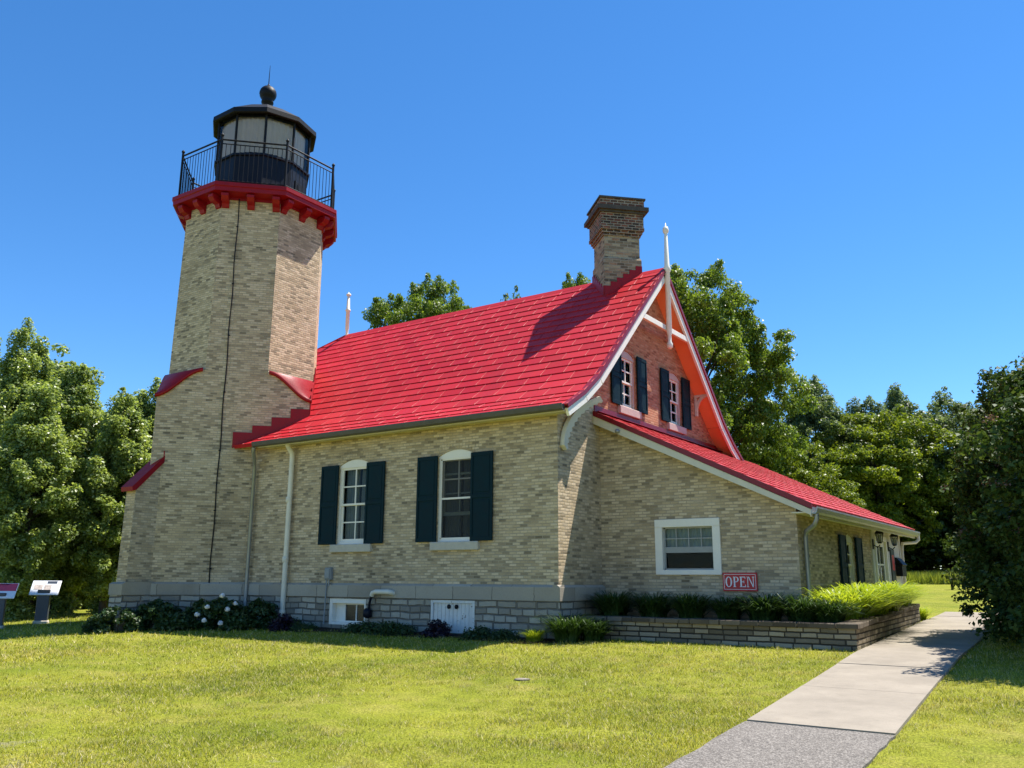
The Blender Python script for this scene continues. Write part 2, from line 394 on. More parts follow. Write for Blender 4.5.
# ------------------------------------------------------------------ ground, paths
def build_ground():
    ys = sorted(set(list(np.linspace(-40, -14, 8)) + list(np.linspace(-14, 16, 61)) + list(np.linspace(16, 130, 40)) + [200, 400, 900]))
    xs = sorted(set([-900, -400, -200, -100] + list(np.linspace(-60, 60, 61)) + [100, 200, 400, 900]))
    V = [(x, y, zg(x, y)+.02*math.sin(x*.9)*math.sin(y*.7)*(1 if y < -3 else 0)) for y in ys for x in xs]
    nx = len(xs)
    F = [(j*nx+i, j*nx+i+1, (j+1)*nx+i+1, (j+1)*nx+i) for j in range(len(ys)-1) for i in range(nx-1)]
    b = MB(); b.mesh(V, F, True); o = b.build('ground', M['lawn'], recalc=False); o['kind'] = 'structure'
build_ground()
def interp2(y, tab): return np.interp(y, [a for a, _ in tab], [b for _, b in tab])
SWL = [(-16, 6.35), (-8.3, 6.12), (-6.1, 5.95), (.4, 5.62), (9.2, 5.12), (14, 4.95), (19, 4.9)]
SWR = [(-16, 7.85), (-7.5, 7.46), (-3, 7.26), (8.9, 6.84), (10.5, 7.1), (14, 7.4), (19, 7.4)]
def path_strip(name, y0, y1, mat, z, n, joints=False, jag=0):
    b = MB(); ysx = np.linspace(y0, y1, n)
    V = []; T = .03
    for y in ysx:
        l, r = interp2(y, SWL)+rnd.uniform(-jag, jag), interp2(y, SWR)+rnd.uniform(-jag, jag)
        for k in range(5): x = l+(r-l)*k/4; V.append((x, y, max(zg(x, y), -9)+z))
    F = [(j*5+i, j*5+i+1, j*5+i+6, j*5+i+5) for j in range(n-1) for i in range(4)]
    b.mesh(V, F, True)
    L = [(V[j*5][0], V[j*5][1], V[j*5][2]-.1) for j in range(n)]; Rr = [(V[j*5+4][0], V[j*5+4][1], V[j*5+4][2]-.1) for j in range(n)]
    for j in range(n-1):
        b.face([V[j*5], V[j*5+5], L[j+1], L[j]]); b.face([V[j*5+4], V[j*5+9], Rr[j+1], Rr[j]])
    b.face([V[0], V[4], Rr[0], L[0]]); b.face([V[-5], V[-1], Rr[-1], L[-1]])
    o = b.build(name, mat); o['kind'] = 'structure'; return o
# concrete slabs with real joints between them
slabs = [(-5.98, -3.6), (-3.58, -1.4), (-1.38, 1.0), (1.02, 3.6), (3.62, 6.3), (6.32, 9.2), (9.22, 11.4), (11.42, 13.6)]
b = MB()
for y0, y1 in slabs:
    n = 7; ysx = np.linspace(y0, y1, n); dz = rnd.uniform(.035, .045)
    V = []
    for y in ysx:
        l, r = interp2(y, SWL), interp2(y, SWR)
        for k in range(4): x = l+(r-l)*k/3; V.append((x, y, zg(x, y)+dz))
    b.mesh(V, [(j*4+i, j*4+i+1, j*4+i+5, j*4+i+4) for j in range(n-1) for i in range(3)])
    edge = [V[j*4] for j in range(n)] + [V[(n-1)*4+i] for i in (1, 2)] + [V[j*4+3] for j in range(n-1, -1, -1)] + [V[2], V[1]]
    for i in range(len(edge)):
        p, q = edge[i], edge[(i+1) % len(edge)]
        b.face([p, q, (q[0], q[1], q[2]-.12), (p[0], p[1], p[2]-.12)])
o = b.build('sidewalk', M['concrete']); o['kind'] = 'structure'
path_strip('path', -16, -6.02, M['pebble'], .03, 40, jag=.015)
# paved patch joining from the right behind the lilac
b = MB(); V = []
for i, x in enumerate(np.linspace(7.0, 16, 14)):
    for k, y in enumerate((10.2, 11.6, 13.0)): V.append((x, y, zg(x, y)+.022))
b.mesh(V, [(i*3+k, i*3+k+1, i*3+k+4, i*3+k+3) for i in range(13) for k in range(2)], True)
o = b.build('side_path', M['pebble']); o['kind'] = 'structure'

# ------------------------------------------------------------------ keeper's house
FA, FN = (1, 0, 0), (0, -1, 0)      # long front wall frame (u = x, d = outward)
GA, GN = (0, 1, 0), (1, 0, 0)       # gable wall frame (u = y, d = outward)
house = thing('keeper_house', (-4.5, 4.64, 0), 'cream brick keeper house with steep red shingle roof and dark shutters beside the tower', 'house')
ZS = 1.055
def arch(u0, u1, z0, zs, rise, n=8):
    """loop of an opening with a segmental head"""
    L = [(u0, z0), (u1, z0)]
    for i in range(n+1):
        t = 1-i/n; u = u0+(u1-u0)*t; L.append((u, zs+rise*(1-(2*t-1)**2)))
    return L
W1, W2 = (-6.33, -5.29), (-3.18, -2.14)
h1, h2 = arch(*W1, 1.97, 3.88, .14), arch(*W2, 1.97, 3.88, .14)
G1, G2 = (2.87, 3.68), (5.62, 6.43)
g1, g2 = arch(*G1, 5.2, 6.5, .13), arch(*G2, 5.2, 6.5, .13)
# front wall + gable wall + others: one mesh (the brick shell)
b = MB(); b.fr((0, 0, 0), FA, FN)
b.poly_holes([(-11.8, ZS-.05), (0, ZS-.05), (0, 4.74), (-11.8, 4.74)], [h1, h2], 0)
for h in (h1, h2): b.reveal(h, 0, -.2)
b.fr((0, 0, 0), GA, GN)
RIN = [(0, 4.74), (.9, 5.36), (1.35, 5.79), (4.64, 8.97), (7.93, 5.79), (8.38, 5.36), (9.28, 4.74)]
b.poly_holes([(0, ZS-.05), (1.6, ZS-.05), (1.6, 6.033), (1.35, 5.79), (.9, 5.36), (0, 4.74)], [], 0)
b.poly_holes([(1.6, ZS-.05), (9.28, ZS-.05), (9.28, 4.7), (1.6, 4.7)], [], 0)
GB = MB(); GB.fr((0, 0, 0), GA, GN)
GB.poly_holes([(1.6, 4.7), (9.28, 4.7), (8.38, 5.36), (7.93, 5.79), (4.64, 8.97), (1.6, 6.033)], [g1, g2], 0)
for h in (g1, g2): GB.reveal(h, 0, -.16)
GB.build('gable_wall', M['bounce_brick'], house, (0, 4.64, 4.7), recalc=False)
b.poly_holes([(0, 0), (9.28, 0)] + RIN[::-1], [], -11.6)
b.fr((0, 9.28, 0), FA, (0, 1, 0)); b.poly_holes([(-11.6, 0), (0, 0), (0, 4.7), (-11.6, 4.7)], [], 0)
shell = b.build('wall', M['brick'], house, (-4.5, 4.64, 0), recalc=False)
b = MB(); b.box(-11.4, -.35, 1.2, 9.1, .05, 4.5); b.build('interior', M['dark'], house, (-4.5, 4.64, 0))
# brick arches over front windows (soldier course ring)
def arch_ring(b, frame, u0, u1, zs, rise, hgt, proud):
    b.fr(*frame); n = 14
    for i in range(n):
        def P(t, r):
            u = u0-.06+(u1-u0+.12)*t; z = zs+rise*(1-(2*t-1)**2); lean = (2*t-1)*.25
            return (u+lean*r, z+r)
        t0, t1 = (i+.06)/n, (i+.94)/n
        q = [P(t0, .012), P(t1, .012), P(t1, hgt), P(t0, hgt)]
        b.prism([(x, 0, z) for x, z in q], (0, -.02, 0), (0, proud, 0))
# stone base: rubble and water-table course
BW = [(-6.42, -.4), (-5.22, -.4), (-5.22, .745), (-6.42, .745)]
HD = [(-3.26, -.4), (-2.06, -.4), (-2.06, .77), (-3.26, .77)]
BWh = [(-6.42, .1), (-5.22, .1), (-5.22, .70), (-6.42, .70)]
HDh = [(-3.26, .03), (-2.06, .03), (-2.06, .715), (-3.26, .715)]
b = MB(); b.fr((0, 0, 0), FA, FN)
b.poly_holes([(-10.2, -.5), (.05, -.5), (.05, .74), (-10.2, .74)], [BWh, HDh], .05)
b.reveal(BWh, .05, -.35); b.reveal(HDh, .05, -.2)
b.fr((0, 0, 0), GA, GN); b.poly_holes([(-.05, -.5), (9.3, -.5), (9.3, .74), (-.05, .74)], [], .05)
b.build('foundation', M['rubble'], house, (-4.5, 4.64, 0), recalc=False)
b = MB()
def water_table(b, frame, u0, u1, z0=.74, z1=1.06, d=.075):
    b.fr(*frame); P = [(0, -.1, z0), (0, d, z0), (0, d, z1-.05), (0, d-.02, z1-.035), (0, .0, z1), (0, -.1, z1)]
    b.prism(P, (u0, 0, 0), (u1, 0, 0))
water_table(b, ((0, 0, 0), FA, FN), -10.2, .072)
water_table(b, ((0, 0, 0), GA, GN), -.072, 1.83, .742, 1.058)
b.build('water_table', M['capstone'], house, (-4.5, 4.64, 0))

# roof ------------------------------------------------------------
def shingles(b, P0, e, s, Ls, u_rng, course=.33, wid=.6, ph=0, lip=.02, raise0=.012):
    """P0 at the eave; e along the eave, s upslope, both unit; u_rng(s)->(u0,u1)"""
    P0, e, s = Vector(P0), Vector(e).normalized(), Vector(s).normalized(); n = e.cross(s)
    if n.z < 0: n = -n
    k = max(1, round(Ls/course)); h = Ls/k
    for i in range(k):
        s0, s1 = i*h-.004, min((i+1)*h+.012, Ls+.01)
        ua, ub = u_rng((i+.5)*h)
        x = ua - ((i+ph) % 2)*wid*.5
        while x < ub-.01:
            c0, c1 = max(x, ua), min(x+wid, ub)
            if c1-c0 > .03:
                d = rnd.uniform(-.002, .002); L = lip+d
                q = lambda u, t, hh: P0+e*u+s*t+n*(hh+raise0)
                A, B = q(c0+.003, s0, L), q(c1-.003, s0, L); C_, D_ = q(c1-.003, s1, 0), q(c0+.003, s1, 0)
                A0, B0 = q(c0+.003, s0, -.02), q(c1-.003, s0, -.02); C0, D0 = q(c1-.003, s1, -.02), q(c0+.003, s1, -.02)
                b.mesh([A, B, C_, D_, A0, B0, C0, D0], [(0, 1, 2, 3), (4, 5, 1, 0), (5, 6, 2, 1), (7, 4, 0, 3)])
                # folded side seam standing up on one edge
                e0, e1 = c1-.028, c1-.004
                b.mesh([q(e0, s0, L), q(e1, s0, L), q(e1, s1, .004), q(e0, s1, .004), q(e0+.006, s0, L+.007), q(e1-.006, s0, L+.007), q(e1-.006, s1, .007), q(e0+.006, s1, .007)],
                       [(4, 5, 7-1, 7), (0, 4, 7, 3), (5, 1, 2, 6), (0, 1, 5, 4)])
            x += wid
RP = [(-.44, 4.62), (.3, 5.04), (.95, 5.52), (1.4, 5.955), (4.64, 9.09)]      # roof line, front half (y, z)
RX0, RX1 = -12.0, .5
b = MB()
# slab
full = RP + [(9.28-y, z) for y, z in RP[::-1][1:]]
hipL = lambda y, z: RX0 if abs(y-4.64) > .55 else RX0+.95*(1-abs(y-4.64)/.55)
def slab(b, prof, th):
    n = len(prof)
    up = [Vector((0, y, z)) for y, z in prof]
    nr = []
    for i in range(n):
        t = (up[min(i+1, n-1)]-up[max(i-1, 0)]).normalized(); nr.append(Vector((0, -t.z, t.y)))
    lo = [p-q*th for p, q in zip(up, nr)]
    V = []
    for i in range(n):
        xl = hipL(up[i].y, 0)
        V += [(xl, *up[i][1:]), (RX1, *up[i][1:]), (RX1, *lo[i][1:]), (xl, *lo[i][1:])]
    F = []
    for i in range(n-1):
        for k in range(4): F.append((i*4+k, i*4+(k+1) % 4, i*4+4+(k+1) % 4, i*4+4+k))
    F += [(0, 1, 2, 3), tuple(range((n-1)*4, n*4))]
    b.mesh(V, F)
prof = []
for (y0, z0), (y1, z1) in zip(RP[:-1], RP[1:]):
    prof.append((y0, z0))
prof.append((4.1, 9.09-.54*(9.09-5.955)/3.24)); prof.append((4.64, 9.09))
full = prof + [(9.28-y, z) for y, z in prof[::-1][1:]]
slab(b, full, .07)
ph = 0
for side in (0, 1):
    for (y0, z0), (y1, z1) in zip(RP[:-1], RP[1:]):
        v = Vector((0, y1-y0, z1-z0)); L = v.length
        P0 = Vector((RX0, y0, z0)); s = v
        if side: P0 = Vector((RX0, 9.28-y0, z0)); s = Vector((0, -(y1-y0), z1-z0))
        def ur(t, y0=y0, y1=y1, L=L):
            y = y0+(y1-y0)*t/L
            return (hipL(y, 0)-RX0, RX1-RX0)
        shingles(b, P0, (1, 0, 0), s, L, ur, .325, .62, ph); ph += 1
# ridge cap
b.fr((0, 0, 0), (1, 0, 0), (0, 1, 0))
b.prism([(0, 4.64-.13, 9.0), (0, 4.64, 9.135), (0, 4.64+.13, 9.0), (0, 4.64+.12, 8.97), (0, 4.64, 9.1), (0, 4.64-.12, 8.97)], (-11.05, 0, 0), (RX1, 0, 0))
b.prism([(-11.05, 4.64, 9.14), (-12.03, 4.05, 8.56), (-12.03, 5.23, 8.56)], (0, 0, -.03), (0, 0, .01))
roof = b.build('roof', M['red'], house, (-4.5, 4.64, 0), recalc=False)
# left gable infill under the clipped end hidden; step flashing on chimney below
# barge boards + red drip edge
def rake_board(b, prof, x0, x1, drop0, drop1):
    for (y0, z0), (y1, z1) in zip(prof[:-1], prof[1:]):
        t = Vector((y1-y0, z1-z0)).normalized(); nr = Vector((-t.y, t.x))
        if nr.y < 0: nr = -nr
        q = [(y0-nr.x*drop0, z0-nr.y*drop0), (y1-nr.x*drop0, z1-nr.y*drop0), (y1-nr.x*drop1, z1-nr.y*drop1), (y0-nr.x*drop1, z0-nr.y*drop1)]
        b.prism([(0, y, z) for y, z in q], (x0, 0, 0), (x1, 0, 0))
lf = RP; rt = [(9.28-y, z) for y, z in RP]
for pr in (lf, rt):
    b = MB(); rake_board(b, pr, .425, .49, .045, .235); b.build('barge_board', M['white'], roof, (0, 4.64, 6))
    b = MB(); rake_board(b, pr, .40, .525, -.03, .05); b.build('drip_edge', M['red_edge'], roof, (0, 4.64, 6))
# soffits of the rake overhang and eaves
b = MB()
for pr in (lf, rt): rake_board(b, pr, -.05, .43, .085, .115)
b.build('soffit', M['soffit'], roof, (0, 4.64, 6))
b = MB(); b.box(-8.95, .3, -.40, .02, 4.545, 4.57); b.box(-8.95, .42, -.43, -.40, 4.5, 4.585)
b.build('eave_board', M['cream'], roof, (0, 4.64, 6))
# collar beam, gable finial, brackets
b = MB(); b.box(.40, .475, 3.02, 6.26, 7.42, 7.56, .01); b.build('collar_beam', M['white'], roof, (0, 4.64, 6))
def finial(c, zb, zt, name='finial', sq=.07):
    b = MB(); H = zt-zb
    prof = [(.03, 0), (sq*1.1, .05), (sq*1.1, .14), (sq*.7, .2), (sq*.7, .36), (sq, .42), (sq, H*.60), (sq*1.35, H*.61), (sq*1.35, H*.635), (sq*.95, H*.655), (.042, H*.9), (.03, H*.905), (.075, H*.925), (.085, H*.945), (.06, H*.965), (.018, H*.972), (.008, H)]
    b.lathe(prof, (c[0], c[1], zb), 10); return b.build(name, M['white'], roof, (c[0], c[1], zb))
finial((.54, 4.64), 6.92, 10.36)
finial((-11.05, 4.64), 8.9, 10.62, sq=.065)
def knee(y, zt, reach, drop, mat):
    b = MB()
    b.box(-.02, reach, y-.05, y+.05, zt-.09, zt, .006); b.box(0.0, .07, y-.05, y+.05, zt-drop, zt-.09, .006)
    n = 10; pts = []
    for i in range(n+1):
        t = i/n; a = t*math.pi/2
        pts.append((.06+(reach-.1)*(1-math.cos(a)), y, zt-.09-(drop-.15)*(1-math.sin(a))))
    for i in range(n): 
        p, q = pts[i], pts[i+1]
        b.prism([(p[0], y, p[2]), (q[0], y, q[2]), (q[0]-.05, y, q[2]+.07), (p[0]-.05, y, p[2]+.07)], (0, -.035, 0), (0, .035, 0))
    b.build('bracket', mat, roof, (0, y, zt-drop))
knee(7.45, 6.28, .44, .62, M['cream'])
knee(1.75, 6.22, .44, .62, M['cream'])
# curved scalloped brace from the wall corner to the barge board
b = MB(); n = 12; A, B_ = Vector((.06, .08, 3.9)), Vector((.42, 1.02, 5.06))
pts = []
for i in range(n+1):
    t = i/n; a = t*math.pi/2
    pts.append(Vector((A.x+(B_.x-A.x)*(1-math.cos(a)), A.y+(B_.y-A.y)*(1-math.cos(a)), A.z+(B_.z-A.z)*math.sin(a)*.55+(B_.z-A.z)*.45*t)))
for p, q in zip(pts[:-1], pts[1:]):
    b.prism([p, q, q+Vector((0, .12, -.09)), (p+q)/2+Vector((0, .17, -.11)), p+Vector((0, .12, -.09))], (-.05, 0, 0), (.05, 0, 0))
b.build('corner_brace', M['cream'], roof, (0, 0, 4))

# gutters and downspouts
def gutter(b, u0, u1, frame):
    b.fr(*frame); n = 6
    prof = [(.0, .06), (.0, -.055), (.03, -.075), (.075, -.075), (.105, -.045), (.125, .03), (.125, .06), (.105, .06), (.1, .03), (.085, -.03), (.02, -.055), (.02, .06)]
    b.prism([(0, d, z) for d, z in prof], (u0, 0, 0), (u1, 0, 0))
b = MB(); gutter(b, -9.05, .44, ((0, -.44, 4.59), FA, FN)); b.build('gutter', M['gutter'], roof, (-4, -.5, 4.6))
b = MB(); b.tube([(-7.93, -.34, 4.55), (-7.94, -.26, 4.45), (-7.95, -.13, 4.32), (-7.95, -.12, 4.15), (-7.97, -.12, .0)], .065, 10)
for z in (3.05, 1.55, .25): b.lathe([(.066, 0), (.082, .02), (.082, .13), (.066, .15)], (-7.975, -.12, z), 10)
b.build('downspout', M['whitepipe'], house, (-7.97, -.12, 0))
b = MB(); b.tube([(-9.0, -.52, 4.5), (-9.02, -.5, 4.38), (-9.32, -.2, 4.2), (-9.40, -.12, 4.05), (-9.40, -.12, .3)], .05, 8)
b.build('downspout', M['galv'], house, (-9.4, -.12, .3))

# windows ----------------------------------------------------------
def shutter(parent, frame, u0, u1, z0, z1, ang=0, panels=2):
    b = MB(); o, a, n = Vector(frame[0]), Vector(frame[1]), Vector(frame[2])
    b.fr(frame[0], frame[1], frame[2])
    wd = .055
    b.box(u0, u0+wd, .03, .07, z0, z1, .004); b.box(u1-wd, u1, .03, .07, z0, z1, .004)
    zz = [z0+(z1-z0)*k/panels for k in range(panels+1)]
    for k, z in enumerate(zz):
        zc = min(max(z, z0+.045), z1-.045); b.box(u0+wd, u1-wd, .03, .068, zc-.045, zc+.045, .004)
    for k in range(panels):
        b.box(u0+wd, u1-wd, .036, .052, zz[k]+.04, zz[k+1]-.04); b.box(u0+wd+.03, u1-wd-.03, .05, .06, zz[k]+.085, zz[k+1]-.085, .006)
    for z in (z0+.25, z1-.25):                        # hinge straps
        b.box(u0+.005, u0+.07, .07, .076, z-.02, z+.02)
    return b.build('shutter', M['shutter'], parent, tuple(o+a*((u0+u1)/2)+Vector((0, 0, z0))))
def sash(b, u0, u1, z0, z1, d, nu, nz, st=.045, mu=.016, bot=None):
    b.box(u0, u0+st, d-.035, d, z0, z1); b.box(u1-st, u1, d-.035, d, z0, z1)
    b.box(u0+st, u1-st, d-.035, d, z0, z0+(bot or st)); b.box(u0+st, u1-st, d-.035, d, z1-st, z1)
    zb = z0+(bot or st)
    for k in range(1, nu): u = u0+(u1-u0)*k/nu; b.box(u-mu, u+mu, d-.028, d-.006, zb, z1-st)
    for k in range(1, nz): z = zb+(z1-st-zb)*k/nz; b.box(u0+st, u1-st, d-.027, d-.007, z-mu, z+mu)
def house_window(frame, u0, u1, z0, zs, rise, sill_mat, sw, style, sh_z, shut_panels=2, room=.9):
    o, a = Vector(frame[0]), Vector(frame[1]); base = tuple(o+a*((u0+u1)/2)+Vector((0, 0, z0)))
    fw = .06; F = MB(); F.fr(*frame)
    F.box(u0+.002, u0+fw, -.14, -.03, z0+.002, zs, .004); F.box(u1-fw, u1-.002, -.14, -.03, z0+.002, zs, .004)
    F.box(u0+fw, u1-fw, -.14, -.03, z0+.002, z0+.06)
    # segmental head board
    n = 10; top = [(u0+.003+(u1-u0-.006)*i/n, zs+rise*(1-(2*i/n-1)**2)-.004) for i in range(n+1)]
    F.prism([(u, 0, z) for u, z in top] + [(u1-.003, 0, zs-.06), (u0+.003, 0, zs-.06)], (0, -.14, 0), (0, -.02, 0))
    win = F.build('window', M['white'] if sill_mat != 'pink' else M['pink_bounce'], house, base)
    S = MB(); S.fr(*frame); zt = zs-.06; zm = (z0+.06+zt)/2
    if style == 'plain':
        sash(S, u0+fw, u1-fw, zm-.02, zt, -.05, 2, 2); sash(S, u0+fw, u1-fw, z0+.06, zm+.02, -.09, 2, 2, bot=.07)
    else:                                             # storm screen outside, lower sash pushed up
        S.box(u0+fw, u1-fw, -.05, -.035, zm-.02, zm+.02); S.box(u0+fw, u0+fw+.03, -.05, -.03, z0+.06, zt); S.box(u1-fw-.03, u1-fw, -.05, -.03, z0+.06, zt)
        S.box(u0+fw, u1-fw, -.05, -.03, z0+.06, z0+.09); S.box(u0+fw, u1-fw, -.05, -.03, zt-.03, zt)
        sash(S, u0+fw, u1-fw, zm-.02, zt, -.09, 2, 2); sash(S, u0+fw, u1-fw, z0+.58, zm+.58, -.13, 2, 2, bot=.08)
    S.build('sash', M['white'], win, base)
    P = MB(); P.fr(*frame); P.box(u0+fw, u1-fw, -.112, -.106, z0+.05, zt+.01); P.build('pane', M['glass'], win, base)
    C = MB(); C.fr(*frame); nn = 40; V = []
    for lo, hi in ((u0+.03, u0+(u1-u0)*.47), (u1-(u1-u0)*.47, u1-.03)):
        V = []
        for i in range(nn+1):
            u = lo+(hi-lo)*i/nn; d = -.26+.025*math.sin(i*1.15)+.01*math.sin(i*2.7)
            V += [(u, d, z0), (u, d, zs+rise)]
        C.mesh(V, [(2*i, 2*i+1, 2*i+3, 2*i+2) for i in range(nn)], True)
    C.build('curtain', M['curtain'], win, base)
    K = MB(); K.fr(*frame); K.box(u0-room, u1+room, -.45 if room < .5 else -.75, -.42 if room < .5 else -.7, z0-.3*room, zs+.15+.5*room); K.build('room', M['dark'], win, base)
    SL = MB(); SL.fr(*frame); SL.box(u0-.14, u1+.16, -.08, .085, z0-.19, z0-.003, .012)
    SL.build('sill', M['sill'] if sill_mat == 'stone' else M['pink_bounce'], win, base)
    AR = MB(); arch_ring(AR, frame, u0, u1, zs+.01, rise, .2, .006); AR.build('arch', M['bounce_brick' if sill_mat == 'pink' else 'brick'], win, base)
    if style != 'plain':
        SC = MB(); SC.fr(*frame); SC.face([(u0+fw, -.042, z0+.06), (u1-fw, -.042, z0+.06), (u1-fw, -.042, zt), (u0+fw, -.042, zt)]); SC.build('screen', M['screen'], win, base)
    for s0, s1 in sw: shutter(win, frame, s0, s1, *sh_z, panels=shut_panels)
    return win
FR = ((0, 0, 0), FA, FN); GR = ((0, 0, 0), GA, GN)
house_window(FR, *W1, 1.97, 3.88, .14, 'stone', [(-6.9, -6.31), (-5.36, -4.77)], 'plain', (1.97, 3.9))
house_window(FR, *W2, 1.97, 3.88, .14, 'stone', [(-3.755, -3.165), (-2.21, -1.62)], 'storm', (1.97, 3.9))
house_window(GR, *G1, 5.2, 6.5, .13, 'pink', [(2.36, 2.86), (3.72, 4.24)], 'plain', (5.2, 6.6), room=.02)
house_window(GR, *G2, 5.2, 6.5, .13, 'pink', [(5.1, 5.6), (6.46, 6.98)], 'plain', (5.2, 6.6), room=.02)
# basement window
bw = MB(); bw.fr(*FR)
u0, u1, z0, z1 = -6.42, -5.22, .1, .70
for q in ((u0, u0+.1, z0, z1), (u1-.06, u1, z0, z1), (u0+.1, u1-.06, z0, z0+.06), (u0+.1, u1-.06, z1-.11, z1)): bw.box(q[0]+.001, q[1]-.001, -.3, .035, q[2]+.001, q[3]-.001, .004)
bwin = bw.build('basement_window', M['white'], house, (-5.8, 0, .1))
s = MB(); s.fr(*FR); sash(s, u0+.38, u1-.06, z0+.06, z1-.11, -.10, 2, 1, .03); s.box(u0+.1, u0+.38, -.13, -.10, z0+.06, z1-.11); s.build('sash', M['white'], bwin, (-5.8, 0, .1))
s = MB(); s.fr(*FR); s.box(u0+.1, u1-.06, -.128, -.123, z0+.06, z1-.1); s.build('pane', paint('dark_cellar_glass', (.008, .009, .011), .12, .1, 5, .3), bwin, (-5.8, 0, .1))
s = MB(); s.fr(*FR); s.box(u0-.0, u1-.0, -.34, -.30, z0, z1); s.build('room', M['dark'], bwin, (-5.8, 0, .1))
# hatch: two peeling board doors
hb = MB(); hb.fr(*FR)
for q in ((-3.26, -3.2, .03, .715), (-2.12, -2.06, .03, .715), (-3.2, -2.12, .655, .715)): hb.box(q[0]+.001, q[1]-.001, -.1, .052, q[2]+.001, q[3]-.001)
hatch = hb.build('cellar_hatch', M['peeling'], house, (-2.66, 0, .03))
for u0, u1 in ((-3.197, -2.663), (-2.657, -2.123)):
    d = MB(); d.fr(*FR); k = 5
    for i in range(k): d.box(u0+(u1-u0)*i/k+.003, u0+(u1-u0)*(i+1)/k-.003, -.04, .02, .03, .652, .004)
    dd = d.build('hatch_door', M['peeling'], hatch, ((u0+u1)/2, 0, .03))
    h = MB(); uu = u1-.1 if u0 < -3 else u0+.1; h.lathe([(.012, 0), (.045, .004), (.05, .03), (.03, .05)], (0, 0, 0), 10)
    ho = MB(); ho.fr((uu, -.02, .58), (1, 0, 0), (0, 0, 1), (0, -1, 0)); ho.lathe([(.012, 0), (.045, .004), (.05, .03), (.02, .05)], (0, 0, 0), 10)
    ho.build('knob', M['black'], dd, (uu, -.02, .58))

# chimney: set diagonally on the ridge
CC = (-.92, 4.64)
def diag(b, h0, z0, z1, h1=None):
    h1 = h1 or h0
    V = [(CC[0]+h0*dx, CC[1]+h0*dy, z0) for dx, dy in ((1, 0), (0, 1), (-1, 0), (0, -1))] + [(CC[0]+h1*dx, CC[1]+h1*dy, z1) for dx, dy in ((1, 0), (0, 1), (-1, 0), (0, -1))]
    b.mesh(V, [(0, 1, 5, 4), (1, 2, 6, 5), (2, 3, 7, 6), (3, 0, 4, 7), (0, 3, 2, 1), (4, 5, 6, 7)])
b = MB(); diag(b, .74, 7.6, 9.46); diag(b, .74, 9.46, 9.54, .69); diag(b, .69, 9.54, 10.12)
b.build('chimney', M['old_brick'], roof, (*CC, 9))
b = MB(); diag(b, .74, 10.12, 10.19); diag(b, .79, 10.19, 10.27); diag(b, .85, 10.27, 10.36); diag(b, .83, 10.36, 10.74)
diag(b, .86, 10.92, 11.14)
b.build('chimney_head', M['sooty_brick'], roof, (*CC, 10.2))
b = MB(); diag(b, .9, 10.742, 10.80); diag(b, 1.0, 10.80, 10.915); diag(b, .91, 11.142, 11.19); diag(b, .5, 11.19, 11.22)
b.build('chimney_cap', paint('sooty_cap_stone', (.07, .06, .052), .9, .4, 5), roof, (*CC, 10.8))
# step flashing round the chimney base and against the tower
def steps(b, p0, p1, nrm, n, rise, depth_z, th=.02):
    """stepped apron from p0 (low) to p1 (high) on a vertical face with outward normal nrm"""
    p0, p1, nr = Vector(p0), Vector(p1), Vector(nrm).normalized()
    for i in range(n):
        a, c = p0.lerp(p1, i/n), p0.lerp(p1, (i+1)/n); zt = c.z+rise
        q = [a-Vector((0, 0, depth_z)), c-Vector((0, 0, depth_z)), Vector((c.x, c.y, zt)), Vector((a.x, a.y, zt))]
        b.prism(q, nr*.003, nr*(.003+th))
b = MB()
h = .742; rz = lambda y: 9.09-(4.64-y)*(9.09-5.955)/3.24
steps(b, (CC[0], CC[1]-h, rz(CC[1]-h)), (CC[0]+h, CC[1], 9.09), (1, -1, 0), 6, .2, .05)
steps(b, (CC[0], CC[1]-h, rz(CC[1]-h)), (CC[0]-h, CC[1], 9.09), (-1, -1, 0), 6, .2, .05)
b.build('step_flashing', M['red_trim'], roof, (*CC, 8.6))

# lean-to ------------------------------------------------------------
LX, LY0, LY1 = 4.29, 1.825, 11.2
lz = lambda x: 4.80-.487*x
LW = [(1.30, 1.27), (2.74, 1.27), (2.74, 2.41), (1.30, 2.41)]
b = MB(); b.fr((0, LY0, 0), FA, FN)
b.poly_holes([(0.001, .2), (LX, .2), (LX, lz(LX)-.1), (0.001, lz(0)-.1)], [LW], 0); b.reveal(LW, 0, -.15)
EWn = [(5.25, .9), (6.15, .9), (6.15, 2.12), (5.7, 2.22), (5.25, 2.12)]
DR = [(8.15, .1), (9.5, .1), (9.5, 2.3), (8.15, 2.3)]
b.build('annex_wall', M['brick'], house, (2, LY0, 0), recalc=False); b = MB()
b.fr((LX, 0, 0), GA, GN)
b.poly_holes([(LY0, .1), (7.9, .1), (7.9, lz(LX)-.1), (LY0, lz(LX)-.1)], [EWn], 0); b.reveal(EWn, 0, -.15)
b.build('annex_wall', M['brick'], house, (LX, 5, 0), recalc=False); b = MB()
b.fr((0, LY1, 0), FA, (0, 1, 0)); b.poly_holes([(0, .1), (LX, .1), (LX, lz(LX)-.1), (0, lz(0)-.1)], [], 0)
b.fr((0, 0, 0), GA, GN); b.poly_holes([(9.28, 0), (LY1, 0), (LY1, 4.7), (9.28, 4.7)], [], 0)
b.build('annex_wall', M['brick'], house, (2, LY1, 0), recalc=False)
b = MB(); b.box(.2, 3.3, 2.9, 10.6, .3, 2.45); b.build('interior', M['dark'], house, (2, 5, 0))
